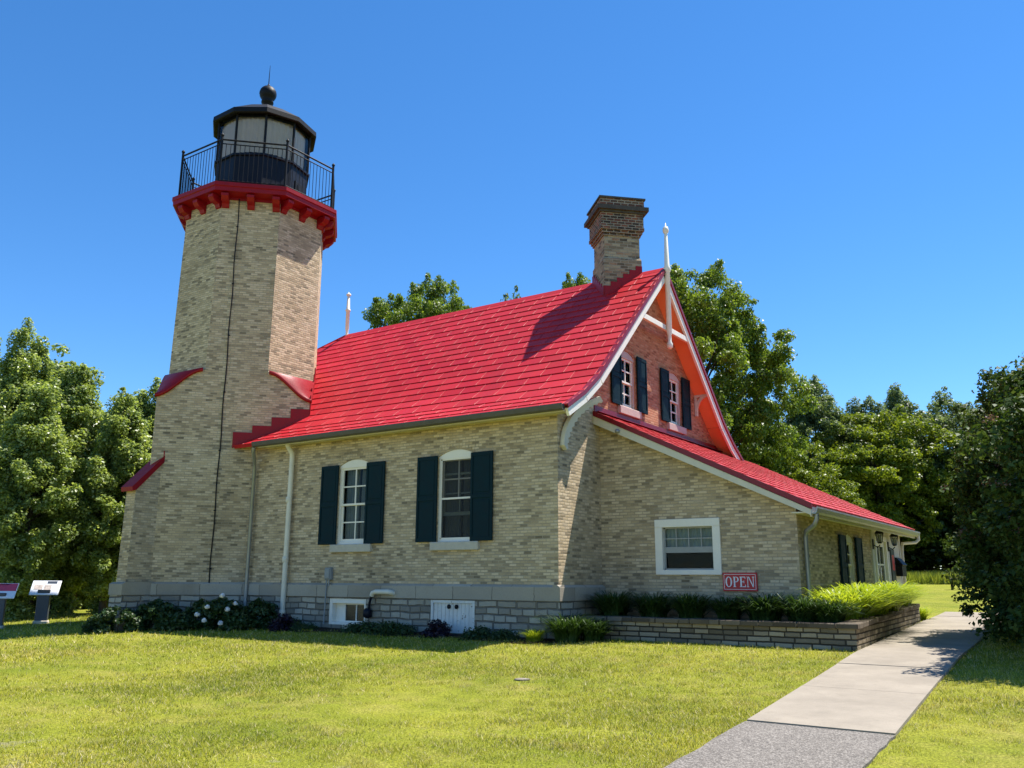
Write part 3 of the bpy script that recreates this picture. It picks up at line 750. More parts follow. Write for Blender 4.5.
# white boarded porch bay with the door
b = MB(); b.fr((LX, 0, 0), GA, GN)
k = 22; uu = 7.9
for (a0, a1, z0, z1) in ((7.9, 8.15, .1, 2.62), (9.5, LY1+.02, .1, 2.62), (8.15, 9.5, 2.3, 2.62)):
    n = max(1, int((a1-a0)/.09))
    for i in range(n): b.box(a0+(a1-a0)*i/n+.003, a0+(a1-a0)*(i+1)/n-.003, -.05, .03, z0, z1, .004)
    b.box(a0, a1, -.06, .018, z0, z1)
b.box(LY1-.08, LY1+.045, -.06, .05, .1, 2.62, .005)
b.build('boarded_wall', M['siding'], house, (LX, 9, .1))
d = MB(); d.fr((LX, 0, 0), GA, GN)
d.box(8.15, 8.27, -.06, .055, .1, 2.3, .005); d.box(9.38, 9.5, -.06, .055, .1, 2.3, .005); d.box(8.27, 9.38, -.06, .055, 2.18, 2.3, .005)
door = d.build('door', M['white'], house, (LX, 8.8, .1))
d = MB(); d.fr((LX, 0, 0), GA, GN); sash(d, 8.28, 9.37, .16, 2.17, .0, 2, 3, .13, .02, .5); d.build('door_leaf', M['white'], door, (LX, 8.8, .1))
d = MB(); d.fr((LX, 0, 0), GA, GN); d.box(8.4, 9.25, -.025, -.018, .6, 2.1); d.build('pane', M['glass'], door, (LX, 8.8, .1))
d = MB(); d.fr((LX, 0, 0), GA, GN); d.box(8.1, 9.55, -.5, -.45, .1, 2.3); d.build('room', M['dark'], door, (LX, 8.8, .1))
d = MB(); d.tube([(LX+.0, 8.36, 1.1), (LX+.07, 8.36, 1.1), (LX+.07, 8.46, 1.1)], .012, 6); d.build('handle', M['black'], door, (LX, 8.4, 1.1))
# east window with shutters
F = MB(); F.fr((LX, 0, 0), GA, GN)
F.box(5.252, 5.33, -.14, -.02, .902, 2.12); F.box(6.07, 6.148, -.14, -.02, .902, 2.12); F.box(5.33, 6.07, -.14, -.02, .902, .98)
F.prism([(5.252, 0, 2.02), (6.148, 0, 2.02), (6.148, 0, 2.118), (5.7, 0, 2.215), (5.252, 0, 2.118)], (0, -.14, 0), (0, -.015, 0))
ew = F.build('window', M['cream'], house, (LX, 5.7, .9))
S = MB(); S.fr((LX, 0, 0), GA, GN); sash(S, 5.33, 6.07, 1.5, 2.02, -.05, 2, 2); sash(S, 5.33, 6.07, .98, 1.54, -.09, 2, 2); S.build('sash', M['white'], ew, (LX, 5.7, .9))
S = MB(); S.fr((LX, 0, 0), GA, GN); S.box(5.33, 6.07, -.112, -.106, .98, 2.02); S.build('pane', M['glass'], ew, (LX, 5.7, .9))
S = MB(); S.fr((LX, 0, 0), GA, GN); S.box(5.0, 6.4, -.5, -.46, .6, 2.4); S.build('room', M['dark'], ew, (LX, 5.7, .9))
S = MB(); S.fr((LX, 0, 0), GA, GN); S.box(5.1, 6.3, -.06, .08, .75, .898, .01); S.build('sill', M['sill'], ew, (LX, 5.7, .9))
for q in ((4.72, 5.24), (6.16, 6.72)): shutter(ew, ((LX, 0, 0), GA, GN), *q, .85, 2.16)
# front annex window
F = MB(); LR = ((0, LY0, 0), FA, FN); F.fr(*LR)
u0, u1, z0, z1, t = 1.30, 2.74, 1.27, 2.41, .165
F.box(u0, u1, -.1, .045, z1-t, z1, .006); F.box(u0, u1, -.1, .045, z0, z0+.1, .006)
F.box(u0, u0+t, -.1, .04, z0+.1, z1-t, .004); F.box(u1-t, u1, -.1, .04, z0+.1, z1-t, .004)
aw = F.build('window', M['white'], house, (2, LY0, z0))
S = MB(); S.fr(*LR); zi0, zi1, ui0, ui1 = z0+.1, z1-t, u0+t, u1-t
zmid = zi0+(zi1-zi0)*.40
S.box(ui0, ui1, -.09, -.05, zmid, zmid+.12); S.box(ui0, ui0+.035, -.08, -.045, zi0, zi1); S.box(ui1-.035, ui1, -.08, -.045, zi0, zi1); S.box(ui0, ui1, -.08, -.045, zi1-.03, zi1); S.box(ui0, ui1, -.08, -.045, zi0, zi0+.03)
for k in range(1, 4): u = ui0+(ui1-ui0)*k/4; S.box(u-.011, u+.011, -.082, -.06, zmid+.12, zi1)
S.box(ui0, ui1, -.081, -.062, zmid+.28, zmid+.302)
S.build('sash', paint('grey_sash_paint', (.32, .32, .3), .5), aw, (2, LY0, z0))
S = MB(); S.fr(*LR); S.box(ui0, ui1, -.097, -.092, zi0, zi1); S.build('pane', M['glass'], aw, (2, LY0, z0))
S = MB(); S.fr(*LR); nn = 60; V = []
for i in range(nn+1):
    u = ui0+(ui1-ui0)*i/nn; d = -.14+.012*math.sin(i*.9); V += [(u, d, zmid+.06), (u, d, zi1+.02)]
S.mesh(V, [(2*i, 2*i+1, 2*i+3, 2*i+2) for i in range(nn)], True); S.build('blind', M['blind'], aw, (2, LY0, z0))
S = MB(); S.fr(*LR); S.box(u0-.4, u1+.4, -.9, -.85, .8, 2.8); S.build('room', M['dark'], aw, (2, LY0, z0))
# annex roof
b = MB(); RXa, RXb, RYa, RYb = .004, 4.66, 1.56, 11.75
sl_ = Vector((-1, 0, .487)).normalized()
zt = lambda x: lz(x)+.04
b.prism([(RXa, 0, zt(RXa)), (RXb, 0, zt(RXb)), (RXb, 0, zt(RXb)-.07), (RXa, 0, zt(RXa)-.07)], (0, RYa, 0), (0, RYb, 0))
L = (RXb-RXa)/abs(sl_.x)
shingles(b, (RXb, RYa, zt(RXb)), (0, 1, 0), sl_, L, lambda s: (0, RYb-RYa), .325, .62, 0)
aroof = b.build('annex_roof', M['red'], house, (2, 5, 3), recalc=False)
b = MB(); b.prism([(RXa, 0, zt(RXa)+.03), (RXb+.02, 0, zt(RXb)+.03), (RXb+.02, 0, zt(RXb)-.085), (RXa, 0, zt(RXa)-.085)], (0, RYa-.05, 0), (0, RYa-.012, 0))
b.build('drip_edge', M['red_edge'], aroof, (2, RYa, 3))
b = MB(); b.prism([(RXa, 0, zt(RXa)-.088), (RXb, 0, zt(RXb)-.088), (RXb, 0, zt(RXb)-.2), (RXa, 0, zt(RXa)-.27)], (0, RYa-.03, 0), (0, RYa+.0, 0))
b.prism([(RXa, 0, zt(RXa)-.1), (RXb-.02, 0, zt(RXb)-.1), (RXb-.02, 0, zt(RXb)-.125), (RXa, 0, zt(RXa)-.125)], (0, RYa, 0), (0, LY0+.02, 0))
b.box(LX-.01, RXb, RYa, RYb, zt(RXb)-.15, zt(RXb)-.125); b.box(RXb-.03, RXb+.0, RYa, RYb, zt(RXb)-.22, zt(RXb)-.075)
b.build('fascia', M['cream'], aroof, (2, RYa, 3))
# small bracket lamp on the fascia
b = MB(); b.lathe([(.02, 0), (.05, .01), (.055, .05), (.03, .09)], (.62, RYa-.07, lz(.62)-.2), 8); b.build('flood_lamp', M['galv'], aroof, (.62, RYa, 4.3))
b = MB(); b.fr((0, 0, 0), GA, GN); steps(MB(), (0, 0, 0), (1, 0, 1), (0, 1, 0), 1, 1, 1)
b = MB(); b.box(.002, .025, 1.57, 9.4, lz(0)+.03, lz(0)+.2); b.box(.002, .14, 1.57, 9.4, lz(.0)+.045, lz(0)+.06); b.build('wall_flashing', M['red_edge'], aroof, (0, 5, 4.8))
b = MB(); gutter(b, RYa-.03, RYb+.1, ((RXb, 0, zt(RXb)-.1), GA, GN)); b.build('gutter', M['galv'], aroof, (RXb, 5, 2.5))
b = MB(); zz = zt(RXb)-.17
b.tube([(RXb+.06, RYa+.1, zz+.02), (RXb+.06, RYa+.1, zz-.1), (RXb-.0, RYa+.13, zz-.2), (LX+.11, LY0+.2, zz-.3), (LX+.08, LY0+.24, zz-.42), (LX+.08, LY0+.24, .35)], .045, 8)
b.build('downspout', M['galv'], house, (LX+.08, LY0+.24, .3))
b = MB(); b.tube([(RXb+.06, RYb+.02, zz+.05), (RXb+.08, RYb+.03, zz-.08), (RXb-.0, RYb-.02, zz-.16), (LX+.1, LY1+.1, zz-.2), (LX+.07, LY1+.1, zz-.4), (LX+.07, LY1+.1, .4)], .045, 8)
b.build('downspout', M['whitepipe'], house, (LX+.08, LY1, .3))

# ------------------------------------------------------------------ lighthouse tower
TC = Vector((-11.40, .93, 0)); AP = 2.0
s2 = math.sqrt(.5); TA, TN = Vector((s2, s2, 0)), Vector((s2, -s2, 0))
tower = thing('lighthouse_tower', TC, 'octagonal cream brick lighthouse tower with red gallery and black lantern room', 'lighthouse')
def ngon(a, z, n=8, rot=R(22.5)):
    r = a/math.cos(math.pi/n); return [(TC.x+r*math.cos(rot+2*math.pi*i/n), TC.y+r*math.sin(rot+2*math.pi*i/n), z) for i in range(n)]
def ring(b, a0, z0, a1, z1, n=8, rot=R(22.5)):
    A, B = ngon(a0, z0, n, rot), ngon(a1, z1, n, rot); b.mesh(A+B, [(i, (i+1) % n, n+(i+1) % n, n+i) for i in range(n)])
def cap(b, a, z, n=8, rot=R(22.5)): b.mesh(ngon(a, z, n, rot), [tuple(range(n))])
def sq(b, a, z0, z1, capt=True):
    b.fr((TC.x, TC.y, 0), TA, TN); b.box(-a, a, -a, a, z0, z1); b.fr((0, 0, 0), (1, 0, 0), (0, 1, 0))
b = MB()
ZB0, ZB1 = 5.96, 6.72
# square base with corners rising to the broaches: diagonal faces run up flush with the shaft
b.fr((TC.x, TC.y, 0), TA, TN); oh = AP*math.tan(R(22.5))
def swoop(t): return t*t*(3-2*t)*.9+.1*t                      # 0..1 outline of the broach
outline = [(oh+(AP-oh)*i/10, ZB1-(ZB1-ZB0)*swoop(i/10)) for i in range(11)]
for (ax, nx) in ((TA, TN), (TN, -TA), (-TA, -TN), (-TN, TA)):
    b.fr((TC.x, TC.y, 0), ax, nx)
    poly = [(-AP, ZS)] + [(AP, ZS)] + [(u, z) for u, z in outline[::-1]] + [(-u, z) for u, z in outline]
    b.poly_holes(poly, [], AP)
b.fr((0, 0, 0), (1, 0, 0), (0, 1, 0))
TCU = TC + Vector((.825, .565, 0))*.055
ATOP = 1.945
lo8 = ngon(AP, 5.8); TC0 = TC; TC = TCU; hi8 = ngon(ATOP, 11.86); TC = TC0
b.mesh(lo8+hi8, [(i, (i+1) % 8, 8+(i+1) % 8, 8+i) for i in range(8)])
tw = b.build('wall', M['brick'], tower, TC, recalc=False)
# broach caps: swooped red metal from the octagon's plain faces out to the square's corners
for (ax, nx) in ((TA, TN), (TN, -TA), (-TA, -TN), (-TN, TA)):
    b = MB()
    # corner at ax*AP + nx*AP ; along face nx outline, along face ax outline
    C0 = Vector((TC.x, TC.y, 0)); V = []
    prof = [(1-i/10.0, 0) for i in range(11)]
    for i in range(11):
        t = i/10; u = oh+(AP-oh)*t; z = ZB1-(ZB1-ZB0)*swoop(t)+.0
        p = C0+ax*(u+.04)+nx*(AP+.05); q = C0+ax*(AP+.05)+nx*(u+.04)
        V.append((p, q, z))
    verts = []
    for p, q, z in V: verts += [(p.x, p.y, z+.03), (q.x, q.y, z+.03), (p.x, p.y, z-.08), (q.x, q.y, z-.08)]
    F = []
    for i in range(10):
        F += [(4*i, 4*i+1, 4*i+5, 4*i+4), (4*i, 4*i+4, 4*i+6, 4*i+2), (4*i+1, 4*i+3, 4*i+7, 4*i+5), (4*i+2, 4*i+6, 4*i+7, 4*i+3)]
    b.mesh(verts, F, True); b.build('broach_cap', M['red_trim'], tower, TC+(ax+nx)*AP)
# foundation
b = MB(); b.fr((TC.x, TC.y, 0), TA, TN)
b.poly_holes([(-AP-.05, -.6), (AP, -.6), (AP, .74), (-AP-.05, .74)], [], AP+.05)
b.fr((TC.x, TC.y, 0), TN, -TA); b.poly_holes([(-AP-.05, -.6), (AP+.05, -.6), (AP+.05, .74), (-AP-.05, .74)], [], AP+.05)
b.build('foundation', M['rubble'], tower, TC, recalc=False)
b = MB(); water_table(b, ((TC.x, TC.y, 0), TA, TN), -AP-.0, AP, d=AP+.075)
b = MB()
fr = (Vector((TC.x, TC.y, 0))+TN*AP, TA, TN); water_table(b, fr, -AP-.02, AP)
b.build('water_table', M['capstone'], tower, TC)
# diagonal buttress at the front corner
Lc = Vector((TC.x, TC.y-AP*math.sqrt(2), 0)); bx = .2
b = MB(); b.fr((Lc.x, Lc.y, 0), (1, 0, 0), (0, -1, 0))
prof = [(-.55, 1.0), (.50, 1.0), (.46, 3.46), (-.25, 4.22), (-.55, 4.22)]
b.prism([(0, d, z) for d, z in prof], (-bx, 0, 0), (bx, 0, 0))
but = b.build('buttress', M['brick'], tower, (Lc.x, Lc.y, 0))
b = MB(); b.fr((Lc.x, Lc.y, 0), (1, 0, 0), (0, -1, 0))
b.prism([(0, -.3, 4.37), (0, .6, 3.43), (0, .58, 3.32), (0, .48, 3.35), (0, -.3, 4.2)], (-bx-.05, 0, 0), (bx+.05, 0, 0))
b.box(-bx-.04, bx+.04, -.42, -.22, 4.2, 4.45, .01)
b.build('buttress_cap', M['red_trim'], but, (Lc.x, Lc.y, 3.4))
b = MB(); b.fr((Lc.x, Lc.y, 0), (1, 0, 0), (0, -1, 0)); b.prism([(0, -.6, -.6), (0, .66, -.6), (0, .60, .74), (0, -.6, .74)], (-bx-.06, 0, 0), (bx+.06, 0, 0))
b.build('buttress_base', M['rubble'], but, (Lc.x, Lc.y, 0))
b = MB(); b.fr((Lc.x, Lc.y, 0), (1, 0, 0), (0, -1, 0)); b.prism([(0, -.6, .742), (0, .63, .742), (0, .63, 1.01), (0, .54, 1.055), (0, -.6, 1.055)], (-bx-.08, 0, 0), (bx+.08, 0, 0))
b.build('buttress_course', M['capstone'], but, (Lc.x, Lc.y, .7))
# step flashing where the house roof meets the tower, stepped up along the diagonal face
def roofz(y):
    ys_ = [p[0] for p in RP]; zs_ = [p[1] for p in RP]; return float(np.interp(y, ys_, zs_))
b = MB(); n = 4; f0 = Vector((TC.x, TC.y, 0))+TN*AP
t0 = (-.46-f0.y)/TA.y; t1 = AP
for i in range(n):
    a, c = t0+(t1-t0)*i/n, t0+(t1-t0)*(i+1)/n
    pa, pc = f0+TA*a, f0+TA*c
    zc = roofz(pc.y)+.2; za = roofz(max(pa.y, -.44))-.05; zcc = roofz(pc.y)-.05
    b.prism([(pa.x, pa.y, za), (pc.x, pc.y, zcc), (pc.x, pc.y, zc), (pa.x, pa.y, zc)], TN*.004, TN*.03)
# trim on the tower's hidden right face edge
b.fr((TC.x, TC.y, 0), TN, TA)
for i in range(5):
    a, c = AP-2*AP*i/9, AP-2*AP*(i+1)/9
    pa = Vector((TC.x, TC.y, 0))+TA*AP+TN*a; pc = Vector((TC.x, TC.y, 0))+TA*AP+TN*c
b.fr((0, 0, 0), (1, 0, 0), (0, 1, 0))
for i in range(5):
    a, c = AP-2*AP*i/9, AP-2*AP*(i+1)/9
    pa = Vector((TC.x, TC.y, 0))+TA*AP+TN*a; pc = Vector((TC.x, TC.y, 0))+TA*AP+TN*c
    b.prism([(pa.x, pa.y, roofz(pa.y)-.05), (pc.x, pc.y, roofz(pc.y)-.05), (pc.x, pc.y, roofz(pc.y)+.3), (pa.x, pa.y, roofz(pc.y)+.3)], TA*.004, TA*.03)
b.build('step_flashing', M['red_trim'], tower, TC)
# lightning cable down the face
b = MB(); b.fr(f0, TA, TN); cu = (Vector((-10.18, -.68, 0))-f0).dot(TA)
pts = [(cu+.012*math.sin(z*3), .022, z) for z in np.linspace(11.75, .6, 40)]
b.tube(pts, .016, 6)
for z in (10.9, 9.2, 7.7, 6.1, 4.5, 2.9, 1.4): b.box(cu-.03, cu+.03, 0, .03, z-.015, z+.015)
b.build('lightning_cable', M['black'], tower, TC)
TC = TCU; AP = ATOP
# gallery: corbel brackets, fascia, deck
b = MB(); GD = 2.34
ring(b, AP+.02, 11.70, GD-.10, 11.74); ring(b, GD-.10, 11.74, GD, 11.74); ring(b, GD, 11.74, GD, 11.86); ring(b, GD, 11.86, GD+.03, 11.88); ring(b, GD+.03, 11.88, GD+.03, 11.99); ring(b, GD+.03, 11.99, 1.2, 12.01)
ring(b, AP+.02, 11.62, AP+.02, 11.70); cap(b, 1.2, 12.012)
gal = b.build('gallery_deck', M['red_trim'], tower, (TC.x, TC.y, 11.8), recalc=False)
for k in range(8):
    an = R(45*k); n_ = Vector((math.cos(an), math.sin(an), 0)); a_ = Vector((-n_.y, n_.x, 0))
    for off in (-.70, 0, .70):
        b = MB(); b.fr((TC.x, TC.y, 0), a_, n_)
        if off == 0: pass
        b.prism([(0, AP-.02, 11.70), (0, GD-.06, 11.70), (0, GD-.06, 11.62), (0, GD-.14, 11.52), (0, AP+.10, 11.47), (0, AP+.06, 11.38), (0, AP-.02, 11.36)], (off-.1, 0, 0), (off+.1, 0, 0))
        b.build('corbel', M['red_trim'], gal, tuple(Vector((TC.x, TC.y, 11.4))+a_*off+n_*AP))
# railing
b = MB(); RR = 2.2; rz0, rz1 = 12.0, 13.36
P8 = ngon(RR, 0)
for i in range(8):
    p, q = Vector(P8[i]), Vector(P8[(i+1) % 8])
    b.tube([(p.x, p.y, rz0), (p.x, p.y, rz1+.1)], .035, 8); b.lathe([(.03, 0), (.05, .02), (.05, .05), (.02, .09)], (p.x, p.y, rz1+.1), 8)
    for z, r in ((rz1, .026), (rz1-.13, .016), (rz0+.1, .018)): b.tube([(p.x, p.y, z), (q.x, q.y, z)], r, 6)
    for j in range(1, 14):
        c = p.lerp(q, j/14); b.tube([(c.x, c.y, rz0+.1), (c.x, c.y, rz1-.13)], .0095, 5)
b.build('railing', M['black'], gal, (TC.x, TC.y, 12))
gal.location.z += .09
# lantern room: ten-sided
DR_ = R(-37.9); LRd = 1.42; LA = LRd*math.cos(math.pi/10)
b = MB(); ring(b, LA+.02, 12.0, LA+.02, 12.12, 10, DR_); ring(b, LA+.02, 12.12, LA, 12.14, 10, DR_); ring(b, LA, 12.14, LA, 13.44, 10, DR_); ring(b, LA, 13.44, LA+.06, 13.46, 10, DR_); ring(b, LA+.06, 13.46, LA+.06, 13.52, 10, DR_); ring(b, LA+.06, 13.52, LA-.2, 13.54, 10, DR_)
b.fr((TC.x, TC.y, 0), TA, TN)
lant = b.build('lantern_room', M['navy'], tower, (TC.x, TC.y, 12), recalc=False)
# hatch door in the lantern's wall
an = DR_+R(54); nv = Vector((math.cos(an), math.sin(an), 0)); av = Vector((-nv.y, nv.x, 0))
b = MB(); b.fr((TC.x, TC.y, 0), av, nv); b.box(-.24, .24, LA-.01, LA+.03, 12.2, 13.0, .01); b.box(.12, .17, LA+.03, LA+.06, 12.55, 12.7); b.box(-.12, .1, LA+.03, LA+.045, 12.7, 12.9)
b.build('hatch', M['black'], lant, (TC.x, TC.y, 12))
b = MB(); pv = ngon(LA, 0, 10, DR_)
for p in pv: b.tube([(p[0], p[1], 13.5), (p[0], p[1], 14.86)], .04, 6)
ring(b, LA-.01, 14.72, LA-.01, 14.9, 10, DR_)
b.build('glazing_bars', M['black'], lant, (TC.x, TC.y, 13.5))
for i in range(10):
    p, q = Vector(pv[i]), Vector(pv[(i+1) % 10])
    b = MB(); b.face([(p.x, p.y, 13.5), (q.x, q.y, 13.5), (q.x, q.y, 14.86), (p.x, p.y, 14.86)]); b.build('pane', M['lantern_glass'], lant, tuple((p+q)/2+Vector((0, 0, 13.5))), recalc=False)
b = MB(); n = 120
for a0, a1, zb in ((-135, 40, 13.62),):
    V = []
    for i in range(n+1):
        an = R(a0+(a1-a0)*i/n); r = LRd-.16+.018*math.sin(i*1.3); V += [(TC.x+r*math.cos(an), TC.y+r*math.sin(an), zb), (TC.x+r*math.cos(an), TC.y+r*math.sin(an), 14.85)]
    b.mesh(V, [(2*i, 2*i+1, 2*i+3, 2*i+2) for i in range(n)], True)
b.build('lantern_curtain', M['lantern_curtain'], lant, (TC.x, TC.y, 14))
b = MB(); b.lathe([(.3, 0), (.3, .55), (.16, .6), (.16, .75), (.26, .8), (.3, 1.0), (.26, 1.3), (.1, 1.4)], (TC.x, TC.y, 12.9), 16); b.build('lens', M['lamp_glass'], lant, (TC.x, TC.y, 13))
b = MB(); q = 10
ring(b, LA-.1, 14.84, LA+.17, 14.78, q, DR_); ring(b, LA+.17, 14.78, LA+.2, 14.80, q, DR_); ring(b, LA+.2, 14.80, LA+.19, 14.95, q, DR_); ring(b, LA+.19, 14.95, LA+.14, 14.98, q, DR_)
ring(b, LA+.14, 14.98, .75, 15.5, q, DR_); ring(b, .75, 15.5, .2, 15.66, q, DR_); ring(b, .2, 15.62, .05, 15.63, q, DR_)
b.build('lantern_roof', M['black'], lant, (TC.x, TC.y, 14.9), recalc=False)
b = MB(); b.lathe([(.24, -.2), (.26, -.12), (.15, -.04), (.13, .14), (.19, .17), (.19, .22)] + [(.27*math.sin(R(a)), .5-.27*math.cos(R(a))) for a in range(40, 176, 15)] + [(.05, .78), (.03, .84)], (TC.x, TC.y, 15.8), 20)
b.build('ventilator_ball', M['black'], lant, (TC.x, TC.y, 15.8))
b = MB(); b.tube([(TC.x, TC.y, 16.55), (TC.x, TC.y, 17.0), (TC.x+.01, TC.y, 17.32)], [.018, .012, .006], 6); b.build('lightning_rod', M['black'], lant, (TC.x, TC.y, 16.5))

# ------------------------------------------------------------------ fixtures on the walls
# electrical box and conduit
t = thing('electrical_box', (-6.45, -.05, 0), 'grey electrical box with conduit rising beside the basement window', 'electrical box')
b = MB(); b.fr(*FR); b.box(-6.57, -6.37, .0, .11, 1.13, 1.42, .015); b.box(-6.55, -6.39, .11, .13, 1.16, 1.39, .008); b.build('case', M['grey_box'], t, (-6.45, -.05, 1.1))
b = MB(); b.tube([(-6.49, -.1, 1.13), (-6.49, -.1, .95), (-6.5, -.12, .1)], .018, 6); b.tube([(-6.43, -.08, 1.13), (-6.43, -.08, 1.0), (-6.44, -.09, .98)], .018, 6); b.build('conduit', M['grey_box'], t, (-6.49, -.1, .5))
t = thing('exhaust_pipe', (-4.9, -.06, .3), 'white elbow exhaust pipe with dark hood beside the basement window', 'vent pipe')
b = MB(); b.tube([(-4.36, -.06, .84), (-4.36, -.15, .86), (-4.42, -.18, .87), (-4.8, -.18, .87), (-4.9, -.17, .84), (-4.93, -.16, .78)], .058, 10); b.build('elbow', M['whitepipe'], t, (-4.6, -.15, .85))
b = MB(); b.tube([(-4.93, -.15, .8), (-5.0, -.13, .7), (-5.05, -.12, .55), (-5.06, -.12, .3)], .03, 8); b.lathe([(.05, 0), (.1, .04), (.1, .16), (.06, .22)], (-5.07, -.14, .28), 10); b.build('hood', M['navy'], t, (-5.05, -.12, .3))
# spigot / hose hook next to the shutter
# OPEN sign
t = thing('open_sign', (3.11, LY0, .96), 'red board reading OPEN in white letters on the brick wall', 'sign')
b = MB(); b.fr(*LR); b.box(2.76, 3.46, .015, .05, .955, 1.315, .004); b.build('board', M['sign_red'], t, (3.11, LY0, .96))
b = MB(); b.fr(*LR)
for q in ((2.785, 3.435, 1.275, 1.283), (2.785, 3.435, .987, .995), (2.785, 2.793, .987, 1.283), (3.427, 3.435, .987, 1.283)): b.box(q[0], q[1], .05, .053, q[2], q[3])
def stroke(b, x0, x1, z0, z1): b.box(x0, x1, .05, .0545, z0, z1)
LZ, LH = 1.035, .2
def letters(b):
    # O
    def ringpoly(cx, rx, rz, wx, wz):
        n = 24
        for i in range(n):
            a, c = 2*math.pi*i/n, 2*math.pi*(i+1)/n
            q = [(cx+rx*math.cos(a), LZ+LH/2+rz*math.sin(a)), (cx+rx*math.cos(c), LZ+LH/2+rz*math.sin(c)), (cx+(rx-wx)*math.cos(c), LZ+LH/2+(rz-wz)*math.sin(c)), (cx+(rx-wx)*math.cos(a), LZ+LH/2+(rz-wz)*math.sin(a))]
            b.prism([(x, 0, z) for x, z in q], (0, .05, 0), (0, .0545, 0))
    ringpoly(2.885, .068, .103, .03, .014)
    x = 2.975                                        # P
    stroke(b, x+.012, x+.042, LZ+.012, LZ+LH-.012); stroke(b, x, x+.056, LZ, LZ+.012); stroke(b, x, x+.03, LZ+LH-.012, LZ+LH)
    n = 12
    for i in range(n):
        a, c = R(90-180*i/n), R(90-180*(i+1)/n); cx, cz = x+.06, LZ+LH-.053
        q = [(cx+.055*math.cos(a), cz+.053*math.sin(a)), (cx+.055*math.cos(c), cz+.053*math.sin(c)), (cx+.028*math.cos(c), cz+.041*math.sin(c)), (cx+.028*math.cos(a), cz+.041*math.sin(a))]
        b.prism([(u, 0, z) for u, z in q], (0, .05, 0), (0, .0545, 0))
    stroke(b, x+.03, x+.06, LZ+LH-.012, LZ+LH); stroke(b, x+.042, x+.06, LZ+LH-.106, LZ+LH-.094)
    x = 3.11                                         # E
    stroke(b, x+.012, x+.042, LZ+.012, LZ+LH-.012); stroke(b, x, x+.12, LZ, LZ+.014); stroke(b, x, x+.115, LZ+LH-.014, LZ+LH); stroke(b, x+.042, x+.085, LZ+LH/2-.006, LZ+LH/2+.008)
    stroke(b, x+.108, x+.12, LZ+.014, LZ+.045); stroke(b, x+.105, x+.115, LZ+LH-.045, LZ+LH-.014); stroke(b, x+.08, x+.09, LZ+LH/2-.025, LZ+LH/2+.027)
    x = 3.25                                         # N
    stroke(b, x+.016, x+.03, LZ+.012, LZ+LH); stroke(b, x, x+.046, LZ, LZ+.012); stroke(b, x+.128, x+.142, LZ+.02, LZ+LH-.012); stroke(b, x+.112, x+.158, LZ+LH-.012, LZ+LH); stroke(b, x, x+.03, LZ+LH-.012, LZ+LH)
    b.prism([(x+.03, 0, LZ+LH), (x+.052, 0, LZ+LH), (x+.142, 0, LZ), (x+.122, 0, LZ)], (0, .05, 0), (0, .0542, 0))
letters(b); b.build('lettering', M['sign_white'], t, (3.11, LY0, 1.1))
# carriage lanterns by the door
def wall_lantern(y, label):
    x = LX+.2; z = 2.24
    t = thing('wall_lantern', (LX+.03, y, z), label, 'lamp', 'carriage lanterns flanking the door')
    b = MB(); b.box(LX+.03, LX+.05, y-.06, y+.06, z-.3, z-.05, .008); b.tube([(LX+.05, y, z-.2), (LX+.15, y, z-.25), (x, y, z-.19)], .014, 6); b.build('bracket', M['black'], t, (LX+.05, y, z-.2))
    b = MB(); b.lathe([(.04, -.16), (.06, -.135), (.062, -.125), (.03, -.124)], (x, y, z), 6); b.lathe([(.105, .08), (.11, .095), (.05, .18), (.022, .2), (.022, .22), (.032, .235), (.008, .26)], (x, y, z), 6)
    for k in range(6):
        a = 2*math.pi*k/6; b.tube([(x+.058*math.cos(a), y+.058*math.sin(a), z-.13), (x+.095*math.cos(a), y+.095*math.sin(a), z+.09)], .008, 5)
    b.build('frame', M['black'], t, (x, y, z))
    b = MB(); b.lathe([(.052, -.122), (.085, .085)], (x, y, z), 6, smooth=False); b.build('glass', M['glass'], t, (x, y, z))
    b = MB(); b.lathe([(.014, -.122), (.014, -.03), (.022, 0), (.022, .03), (.01, .05)], (x, y, z), 8); b.build('bulb', M['lamp_glass'], t, (x, y, z))
wall_lantern(7.98, 'black carriage lantern on the house corner side of the white door')
wall_lantern(9.72, 'black carriage lantern nearest the far end of the boarded wall')
# hanging flag-like banner, mailbox
t = thing('mailbox', (LX+.03, 10.75, 1.35), 'black wall mailbox on white boards right of the door', 'mailbox')
b = MB(); b.box(LX+.032, LX+.2, 10.45, 11.0, 1.3, 1.62, .01); b.build('case', M['black'], t, (LX, 10.7, 1.3))
b = MB(); b.prism([(LX+.03, 0, 1.80), (LX+.09, 0, 1.78), (LX+.23, 0, 1.60), (LX+.22, 0, 1.585), (LX+.03, 0, 1.64)], (0, 10.43, 0), (0, 11.02, 0)); b.build('lid', M['black'], t, (LX, 10.7, 1.6))
t = thing('notice_board', (LX+.03, 10.1, 1.1), 'narrow dark notice board with red strip right of the door', 'notice board')
b = MB(); b.box(LX+.033, LX+.06, 9.86, 10.3, 1.0, 2.0, .005); b.build('board', paint('dark_green_board', (.03, .04, .03), .6), t, (LX, 10.1, 1))
b = MB(); b.box(LX+.06, LX+.064, 9.95, 10.2, 1.45, 1.85); b.build('red_strip', M['sign_red'], t, (LX, 10.1, 1.5))

